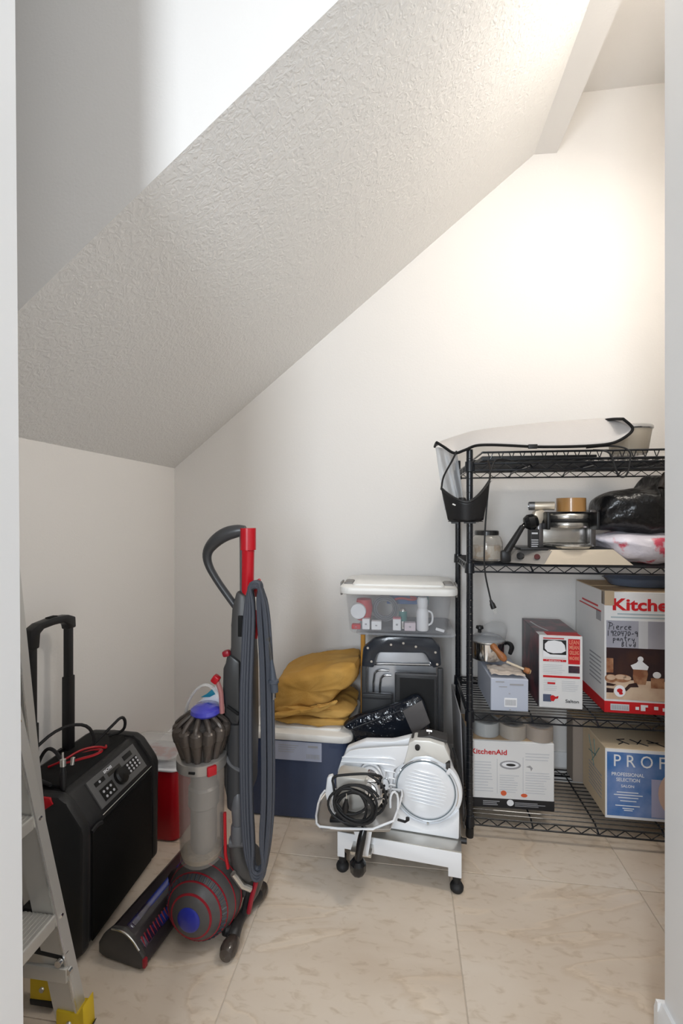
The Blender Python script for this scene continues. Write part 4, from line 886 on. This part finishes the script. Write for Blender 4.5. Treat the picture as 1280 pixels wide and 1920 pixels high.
# spine
b = B(); b.prism([(.080,.36),(.062,.44),(.060,.55),(.064,.70),(.066,.79),(.072,.815),(.082,.825),(.083,.90),(.086,.945),(.100,1.00),(.130,.985),(.140,.93),(.148,.80),(.150,.60),(.146,.44),(.130,.40),(.110,.38)], -.030, .035, bev=.010); b.obj('spine', DGR, t)
b = B(); b.prism([(.066,.78),(.064,.70),(.072,.655),(.110,.62),(.115,.64),(.115,.80),(.085,.82)], -.042, -.028, bev=.006); b.obj('upper_shell', mat('charcoal_plastic', (.040,.040,.040), .38), t)
b = B(); b.box((.075,-.036,.822), (.022,.020,.018), rotd('Y',-15), .006); b.obj('red_button', REDD, t)
b = B(); b.box((.098,-.046,.665), (.040,.004,.008), rotd('Y',32), .001); b.bb(.108,.122,-.036,-.030,.87,.93,.002); b.obj('slot', BLKM, t)
b = B(); b.tube([(.070,-.034,.530),(.090,-.040,.505),(.125,-.040,.490),(.150,-.030,.52)], .006, 8, smooth=2); b.obj('hose_cradle', MGR, t)
b = B(); b.tube([(.098,-.012,.62),(.098,-.014,.44),(.100,-.014,.38)], .030, 18, smooth=1); b.obj('wand_tube', mat('wand_grey', (.040,.040,.042), .4), t)
b = B(); b.lathe([(.016,0),(.018,.03),(.020,.05),(.014,.085),(.004,.10)], c=(.108,-.032,.335), seg=20); b.lathe([(.020,0),(.021,.012),(.020,.045),(.018,.050)], c=(.108,-.032,.288), seg=20); b.tube([(.085,-.034,.285),(.140,-.030,.290)], .015, 14); b.obj('hose_elbow', MGR, t)
b = B(); b.tube([(.100,-.026,.28),(.105,-.02,.24),(.118,-.01,.20),(.135,0,.17)], [.020,.026,.030,.022], 16, smooth=1); b.obj('airway', DGR, t)
b = B(); b.tube([(.074,-.046,.375),(.076,-.047,.26),(.082,-.042,.215)], .0046, 8); b.obj('red_strip', RED, t)
b = B(); b.tube([(.062,-.042,.37),(.064,-.042,.25)], .005, 8); b.obj('grey_strip', MGR, t)
b = B(); b.tube([(.098,-.045,.205),(.120,-.035,.165),(.140,-.02,.145)], .009, 10); b.obj('silver_link', STEEL, t)
# handle
b = B(); b.tube([(.118,0,1.172),(.095,0,1.170),(.055,0,1.160),(.020,0,1.135),(-.001,0,1.105),(.003,0,1.070),(.030,0,1.025),(.060,0,.985),(.095,0,.940)], [.013,.019,.021,.019,.014,.0115,.0105,.0105,.0105], 16, smooth=2); b.obj('loop_handle', mat('handle_charcoal', (.050,.050,.052), .35), t)
b = B(); b.tube([(.120,0,.93),(.122,0,1.05),(.122,0,1.17)], [.018,.020,.021], 18); hp = b.obj('handle_spine', MGR, t)
b = B(); b.tube([(.124,-.004,.93),(.126,-.005,1.00),(.127,-.005,1.115),(.128,-.005,1.117)], [.009,.018,.019,.0205], 18); b.tube([(.128,-.005,1.115),(.128,-.005,1.178)], .0225, 18); b.obj('red_wand', RED, t)
b = B(); b.tube([(.150,.0,.985),(.152,-.02,1.000),(.160,-.03,1.020),(.172,-.032,1.034)], [.008,.010,.008,.004], 10, smooth=1); b.tube([(.148,-.004,.94),(.156,-.01,.90),(.152,-.01,.86)], [.004,.006,.005], 8); b.obj('cord_hook', RED, t)
# cord loops hung over the hook
b = B(); random.seed(11)
for k in range(12):
    f = k/11; xl_ = .126+.030*f+random.uniform(-.002,.002); xr_ = .209-.026*f+random.uniform(-.003,.003)
    top = 1.018+.016*f; y = -.044+.010*math.sin(k*2.1)-.004*f; bot = .205+.05*(1-abs(f-.4))*(-1)+random.uniform(-.004,.020)+.03
    cx = (xl_+xr_)/2
    b.tube([(cx,y-.012,top),(cx-.018,y-.012,top-.012),(xl_+.006,y,top-.07),(xl_,y,top-.20),(xl_-.004,y-.004,.70),(xl_-.004,y,.42),(xl_+.004,y,bot+.07),(cx-.014,y,bot+.012),(cx+.004,y,bot),(cx+.022,y,bot+.02),(xr_-.004,y+.006,bot+.09),(xr_+.004,y+.008,.42),(xr_+.002,y+.006,.70),(xr_-.002,y+.006,top-.20),(xr_-.010,y,top-.06),(cx+.014,y-.008,top-.008)], .0052, 8, closed=True, smooth=2)
cd_ = b.obj('power_cord', CORDG, t)
b = B(); b.tube([(.190,-.04,.86),(.200,-.046,.868),(.206,-.05,.85),(.212,-.05,.80)], .0042, 8, smooth=2); b.lathe([(0,.0),(.006,.002),(.009,.012),(.009,.02),(0,.022)], c=(.198,-.046,.856), seg=12); b.obj('cord_tie', DGR, cd_)
b = B(); b.lathe([(.004,0),(.007,.03),(.0095,.055),(.0145,.058),(.0145,.064),(.011,.066),(.0105,.090),(0,.092)], c=(.211,-.05,.815), axis=(.10,0,-1), seg=18); pl = b.obj('plug', mat('plug_grey', (.06,.07,.09), .4), cd_)
b = B(); b.bb(.217,.2215,-.056,-.054,.705,.725); b.bb(.217,.2215,-.046,-.044,.705,.725); b.obj('prong', CHROME, pl, ang=0)
# stabiliser stand
ST = mat('stand_bronze', (.055,.042,.034), .22, coat=.3)
b = B(); b.tube([(.100,-.050,.022),(.098,-.040,.034),(.104,.0,.040),(.112,.05,.040),(.124,.095,.028)], [.018,.020,.013,.016,.020], 14, smooth=2); b.obj('stand_bar', mat('stand_dark', (.03,.027,.026), .35), t)
b = B(); b.tube([(.090,-.012,.030),(.082,-.035,.034),(.070,-.045,.040)], [.014,.018,.012], 12, smooth=1); b.obj('stand_knuckle', BLK, t)
def wheel(c, d):
    b = B(); d = Vector(d).normalized(); b.lathe([(0,-.038),(.012,-.035),(.020,-.022),(.024,-.002),(.023,.012),(.017,.024),(0,.028)], c=c, axis=d, seg=26); return b.obj('stand_wheel', ST, t)
wheel((.100,-.078,.025), (-.10,-1,.0)); wheel((.126,.112,.025), (.12,1,0))
b = B(); b.tube([(.150,.0,.150),(.140,-.01,.11),(.128,.0,.06)], .007, 8); b.obj('red_lever', REDD, t)
b = B(); b.tube([(.128,.02,.17),(.122,.015,.10),(.110,.01,.045)], .011, 10); b.obj('stand_strut', BLK, t)

# ---------------------------------------------------------------- portable PA speaker
t = thing('rolling_speaker', 'black rolling speaker with red accents and extended trolley handle by the left wall', 'speaker', (-1.0,1.31,0))
SK = mat('speaker_shell', (.016,.016,.017), .45, bump=(220,.25,.001))
GR = mat('speaker_grille', (.004,.004,.004), .6, spec=.25, bump=(500,.6,.002))
pr = [(-.125,.020),(-.110,.010),(.115,.010),(.138,.030),(.140,.345),(.134,.362),(.078,.436),(.060,.442),(-.110,.442),(-.125,.430)]
b = B(); b.prism(pr, -.172, .172, bev=.006); b.obj('cabinet', SK, t)
pe = [(-.130,.030),(-.105,.006),(.118,.006),(.146,.030),(.149,.350),(.142,.372),(.096,.434),(.070,.450),(-.02,.452),(-.10,.448),(-.130,.42)]
for y0, y1 in ((-.192,-.158),(.158,.192)):
    b = B(); b.prism(pe, y0, y1, bev=.011); b.obj('side_bumper', SK, t)
b = B(); b.bb(.139,.1445,-.150,.150,.030,.335,.003); b.obj('grille', GR, t)
b = B(); b.tube([(.143,-.105,.352),(.143,.150,.352)], .0014, 6); b.obj('silver_line', STEEL, t)
b = B(); b.tube([(.147,-.158,.34),(.147,-.135,.345),(.147,-.115,.338)], .006, 8, smooth=1); b.obj('grille_clip', BLK, t)
# control panel on the slope: slope direction s and normal n
s0 = Vector((.080,0,.436)); s1 = Vector((.134,0,.362)); sd = (s1-s0).normalized(); sn = Vector((-sd.z,0,sd.x)); sn = sn if sn.z > 0 else -sn
L_s = (s1-s0).length
def PS(y, d, h=0): v = s0+sd*(d*L_s)+sn*h; return Vector((v.x, y, v.z))
def plate(y0, y1, d0, d1, h0, h1):
    b = B(); b._add([PS(y0,d0,h0),PS(y1,d0,h0),PS(y1,d1,h0),PS(y0,d1,h0),PS(y0,d0,h1),PS(y1,d0,h1),PS(y1,d1,h1),PS(y0,d1,h1)], [(0,1,2,3),(7,6,5,4),(0,4,5,1),(1,5,6,2),(2,6,7,3),(3,7,4,0)]); return b
pn = plate(-.098,.132,.04,1.0,-.002,.0035).obj('control_panel', mat('panel_grey', (.13,.13,.13), .45), t, ang=0)
DKG = mat('panel_black', (.008,.008,.008), .3)
for (a, c_, d, e) in ((-.075,-.018,.50,.90),(.045,.115,.42,.80),(-.078,-.036,.22,.36),(.062,.105,.15,.32),(.0,.05,.5,.72)):
    plate(a, c_, d, e, .003, .0048).obj('button_field', DKG, pn, ang=0)
plate(-.02,.040,.25,.38,.003,.0042).obj('display', mat('display_brown', (.04,.036,.03), .2), pn, ang=0)
b = B(); b.lathe([(0,.016),(.020,.015),(.025,.010),(.026,0)], c=PS(.018,.62,.003), axis=sn, seg=32); kb = b.obj('volume_knob', DKG, pn)
bt = B()
for (y, d) in [(-.064,.62),(-.048,.62),(-.032,.62),(-.062,.80),(-.046,.80),(-.030,.80)]+[(.062+.016*i, .50+.12*j) for i in range(4) for j in range(3)]+[(-.058,.29)]:
    bt.lathe([(0,.0015),(.0038,.001),(.0042,0)], c=PS(y,d,.0048), axis=sn, seg=10)
bt.obj('button', PRINTP, pn, kind='stuff')
text('IIOII', .036, .009, PS(-.028,.20,.0038), pn, PRINTW, u=(0,1,0), v=-sd, bold=.03)
# red accents
b = B(); b.bb(-.115,.03,.166,.190,.440,.459,.004); b.bb(-.115,.035,-.170,-.150,.436,.4495,.004); b.bb(-.128,-.118,-.16,.16,.36,.448,.004); b.obj('red_trim', RED, t)
b = B(); b.prism([(.020,.405),(.060,.432),(.05,.448),(-.02,.450),(-.05,.44),(-.01,.425)], -.1955, -.188, bev=.002); b.obj('red_side_trim', RED, t)
b = B(); b.tube([(-.055,-.055,.446),(-.01,-.02,.452),(.035,.02,.452),(.03,.055,.450),(-.01,.045,.448),(-.04,.0,.446)], .007, 10, closed=True, smooth=2, flat=.7); b.obj('top_red_ring', RED, t)
b = B(); b.prism([(-.105,.442),(.055,.442),(.04,.452),(-.09,.452)], -.145, .15, bev=.003); b.obj('top_deck', BLKM, t)
# telescoping handle
hx = -.085
for y, zt_, zs in ((-.105,.868,.600),(.044,.868,.690)):
    B().bb(hx-.010,hx+.010,y-.0115,y+.0115,.40,zt_,.003).obj('handle_tube', BLK, t)
    B().bb(hx-.013,hx+.013,y-.0145,y+.0145,.40,zs,.003).obj('handle_sleeve', BLK, t)
b = B(); b.prism([(-.123,.852),(-.121,.880),(-.09,.893),(-.03,.898),(.03,.893),(.061,.880),(.063,.845),(.030,.845),(.026,.862),(.010,.872),(-.03,.874),(-.072,.872),(-.086,.862),(-.090,.820),(-.120,.820)], hx-.014, hx+.014, 'x', bev=.004); b.obj('handle_grip', BLK, t)
B().bb(hx-.008,hx+.008,-.045,-.012,.896,.900,.001).obj('release_button', BLKM, t)
B().bb(hx-.0165,hx-.006,.010,.030,.42,.46).obj('handle_socket', BLK, t)
# cables on top
t = thing('audio_cable', 'black cable looping over the top of the black speaker, ending in a metal jack plug', 'cable', (-1.0,1.31,.446))
b = B(); b.tube([(.055,-.145,.02),(.03,-.12,.06),(-.02,-.10,.085),(-.06,-.085,.07),(-.075,-.10,.02),(-.05,-.13,.01),(.02,-.155,.012)], .005, 8, smooth=2)
b.tube([(-.11,-.14,.03),(-.09,-.10,.07),(-.06,-.03,.110),(-.02,.04,.095),(.0,.06,.04),(-.01,.05,.012)], .005, 8, smooth=2)
b.tube([(-.01,.06,.015),(.03,.10,.06),(.05,.125,.085),(.055,.14,.06),(.04,.15,.02),(.0,.13,.012)], .005, 8, smooth=2)
b.obj('cable', RUB, t)
b = B(); b.lathe([(0,0),(.007,.001),(.0085,.01),(.009,.045),(.006,.06),(.0035,.065)], c=(.055,-.150,-.002), axis=(-.10,.10,1), seg=16); b.obj('jack_sleeve', BLK, t)
b = B(); b.lathe([(.006,.062),(.008,.064),(.008,.082),(.003,.084),(.003,.10),(0,.102)], c=(.055,-.150,-.002), axis=(-.10,.10,1), seg=16); b.lathe([(0,.0),(.006,.001),(.006,.02),(0,.022)], c=(.062,-.125,.055), axis=(0,.2,1), seg=14); b.obj('jack_tip', STEEL, t)
t = thing('red_cable', 'thin red cable curled on top of the black speaker', 'cable', (-1.0,1.31,.452))
B().tube([(-.06,-.07,.004),(-.02,-.06,.02),(.0,-.01,.030),(.03,.03,.022),(.045,.05,.006),(.03,.07,.004)], .0035, 8, smooth=2).obj('cable', RED, t)

# ---------------------------------------------------------------- red drink cooler behind the speaker
t = thing('red_cooler', 'red plastic cooler with clear top, standing between the speaker and the vacuum', 'cooler', (-.955,1.585,0))
B().prism(rrect(.262,.20,.035), .004, .262, 'z', bev=.008).obj('body', RED, t)
b = B(); b.prism(rrect(.272,.21,.038,-.005), .262, .270, 'z', bev=.003); b.obj('rim', PRINTW, t)
b = tote_shell(B(), .262, .205, .032, .004, .03, z0=.268); b.obj('clear_tray', CLR, t)
b = B(); b.prism(rrect(.268,.205,.04), .300, .306, 'z', bev=.002); b.obj('clear_lid', mat('hazy_lid', (.70,.68,.66), .2, alpha=.30), t)
b = B(); b.inflate([(-.10,.274),(-.09,.290),(-.03,.296),(.04,.292),(.10,.294),(.11,.276),(.0,.273)], .10, .14, 9, nz=.004, nf=20, seed=2); b.obj('contents', mat('tray_contents', (.62,.62,.66), .4, mix=((.45,.16,.16), 16, .5, .6)), t)

# ---------------------------------------------------------------- aluminium step ladder
t = thing('step_ladder', 'silver aluminium step ladder with yellow rubber feet beside the left doorway edge', 'ladder', (0,0,0))
t.location = (-.768,.975,0)
def fr(z, y, dx=-.247): return Vector((.034+dx*z, y, z))
RW_, RT = .062, .026
def rail(y, x0, dx, z0, z1, name='side_rail'):
    b = B(); c = []
    for z in (z0, z1):
        X = x0+dx*z
        c.append([(X-RW_,y-RT/2,z),(X,y-RT/2,z),(X,y+RT/2,z),(X-RW_,y+RT/2,z)])
    b._add(c[0]+c[1], [(0,1,2,3)[::-1],(4,5,6,7),(0,1,5,4),(1,2,6,5),(2,3,7,6),(3,0,4,7)]); r = b.obj(name, ALU, t, ang=0)
    b = B(); X0, X1 = x0+dx*z0, x0+dx*z1
    b._add([(X0+.0008,y-RT/2-.0035,z0),(X0+.0008,y-RT/2+.001,z0),(X1+.0008,y-RT/2+.001,z1),(X1+.0008,y-RT/2-.0035,z1),(X0-.004,y-RT/2-.0035,z0),(X1-.004,y-RT/2-.0035,z1)], [(0,1,2,3),(0,3,5,4),(1,0,4),(2,5,3),(1,4,5,2)])
    b.obj('rail_flange', mat('lit_aluminium', (.75,.75,.73), .25, .8), r, ang=0); return r  # paler copy of the rail metal, the lit edge put into its colour
def rfoot(y, x0, dx, s=1, zb=0):
    X = x0+dx*zb
    b = B(); b.prism([(X-RW_*1.08,zb+.012),(X+.006,zb+.012),(X+.006+dx*.02,zb+.085),(X-.010,zb+.066),(X-.03,zb+.064),(X-RW_*1.08,zb+.066)], y-RT/2-.005, y+RT/2+.006, bev=.002); f = b.obj('foot', YEL, t)
    b = B(); b.prism([(X-RW_*1.05,zb),(X,zb),(X+.010,zb+.022),(X+.004,zb+.016),(X-RW_*1.08,zb+.014)], y-RT/2-.007, y+RT/2+.008, bev=.002); b.obj('sole', RUB, f)
    b = B(); b.lathe([(0,.004),(.006,.003),(.007,0)], c=(X-.034,y-RT/2-.005,zb+.040), axis=(0,-1,0), seg=14); b.obj('rivet', STEEL, f)
FD, BD = -.247, -.115
for y in (.0, -.375):
    rail(y, .036, FD, .012, 1.42); rfoot(y, .036, FD)
for y in (.050, -.335):
    rail(y, -.075, BD, .030, 1.36, 'rear_rail'); rfoot(y, -.075, BD, zb=.012)
for z in (.285, .510, .735, .960, 1.185):
    X = .036+FD*z
    b = B(); b.bb(X-.085,X+.001,-.372,-.014,z-.030,z,.003)
    for k in range(8): b.bb(X-.078+.010*k, X-.073+.010*k, -.37,-.016, z-.001, z+.0012)
    tr = b.obj('tread', ALU, t, ang=0)
    B().bb(X-.092,X-.084,-.372,.012,z-.012,z+.004,.002).bb(X-.09,X-.05,-.012,.0,z-.006,z+.004).obj('rear_lip', BLK, tr)
    b = B()
    for dz in (-.006,-.024): b.lathe([(0,.004),(.006,.003),(.0065,0)], c=(X-.014+.0,-.014,z+dz), axis=(0,-1,0), seg=12)
    b.lathe([(0,.004),(.006,.003),(.0065,0)], c=(X+.001,.0,z-.015), axis=(1,0,0), seg=12); b.obj('rivet', CHROME, tr)
B().bb(-.20,-.002,-.022,-.014,.135,.168,.002).obj('brace', ALU, t)
b = B(); b.rod((-.135,-.006,.195), (-.012,-.006,.185), .009, 12); b.obj('spacer', RUB, t)
b = B(); b.rod((-.02,-.018,.182), (-.02,-.026,.182), .008, 12); b.rod((.0,-.010,.160), (.0,-.020,.160), .007, 12); b.obj('bolt', CHROME, t)
# ================================================================ tidy the object tree
def separate(o):
    me = o.data; n = len(me.vertices); p = list(range(n))
    def f(a):
        while p[a] != a: p[a] = p[p[a]]; a = p[a]
        return a
    for e in me.edges:
        a, b = f(e.vertices[0]), f(e.vertices[1])
        if a != b: p[a] = b
    gr = {}
    for q in me.polygons: gr.setdefault(f(q.vertices[0]), []).append(q)
    if len(gr) < 2: return
    stem = o.name.split('.')[0]
    for polys in gr.values():
        ids = sorted({v for q in polys for v in q.vertices}); mp = {v: i for i, v in enumerate(ids)}
        m2 = bpy.data.meshes.new(stem); m2.from_pydata([me.vertices[v].co[:] for v in ids], [], [[mp[v] for v in q.vertices] for q in polys])
        for x in me.materials: m2.materials.append(x)
        m2.polygons.foreach_set('use_smooth', [q.use_smooth for q in polys])
        if polys[0].use_smooth: m2.set_sharp_from_angle(angle=R(35))
        c = bpy.data.objects.new(stem, m2); COL.objects.link(c); c.parent = o.parent; c.matrix_local = o.matrix_local.copy()
        if o.parent and o.get('label'): c['label'] = o['label']
    bpy.data.objects.remove(o)
SPLIT = {'bolt','bottom_tab','cookie_picture','crease','film_crease','fin','food_picture','jar_picture','latch','loop','pan_picture','plate_frame','prong','red_band','red_ring','red_trim','rivet','rolled_rim','screw','seal_badge','side_rail','slot','jack_tip'}
PRINT = {'fine_print','lettering','barcode','barcode_label','handwriting','marker_writing','side_print','label_print','band_print','band_icon','column_rule','button'}
for o in [o for o in bpy.data.objects if o.type == 'MESH' and o.parent]:
    s = o.name.split('.')[0]
    if s in SPLIT: separate(o)
    elif s in PRINT: o['kind'] = 'stuff'
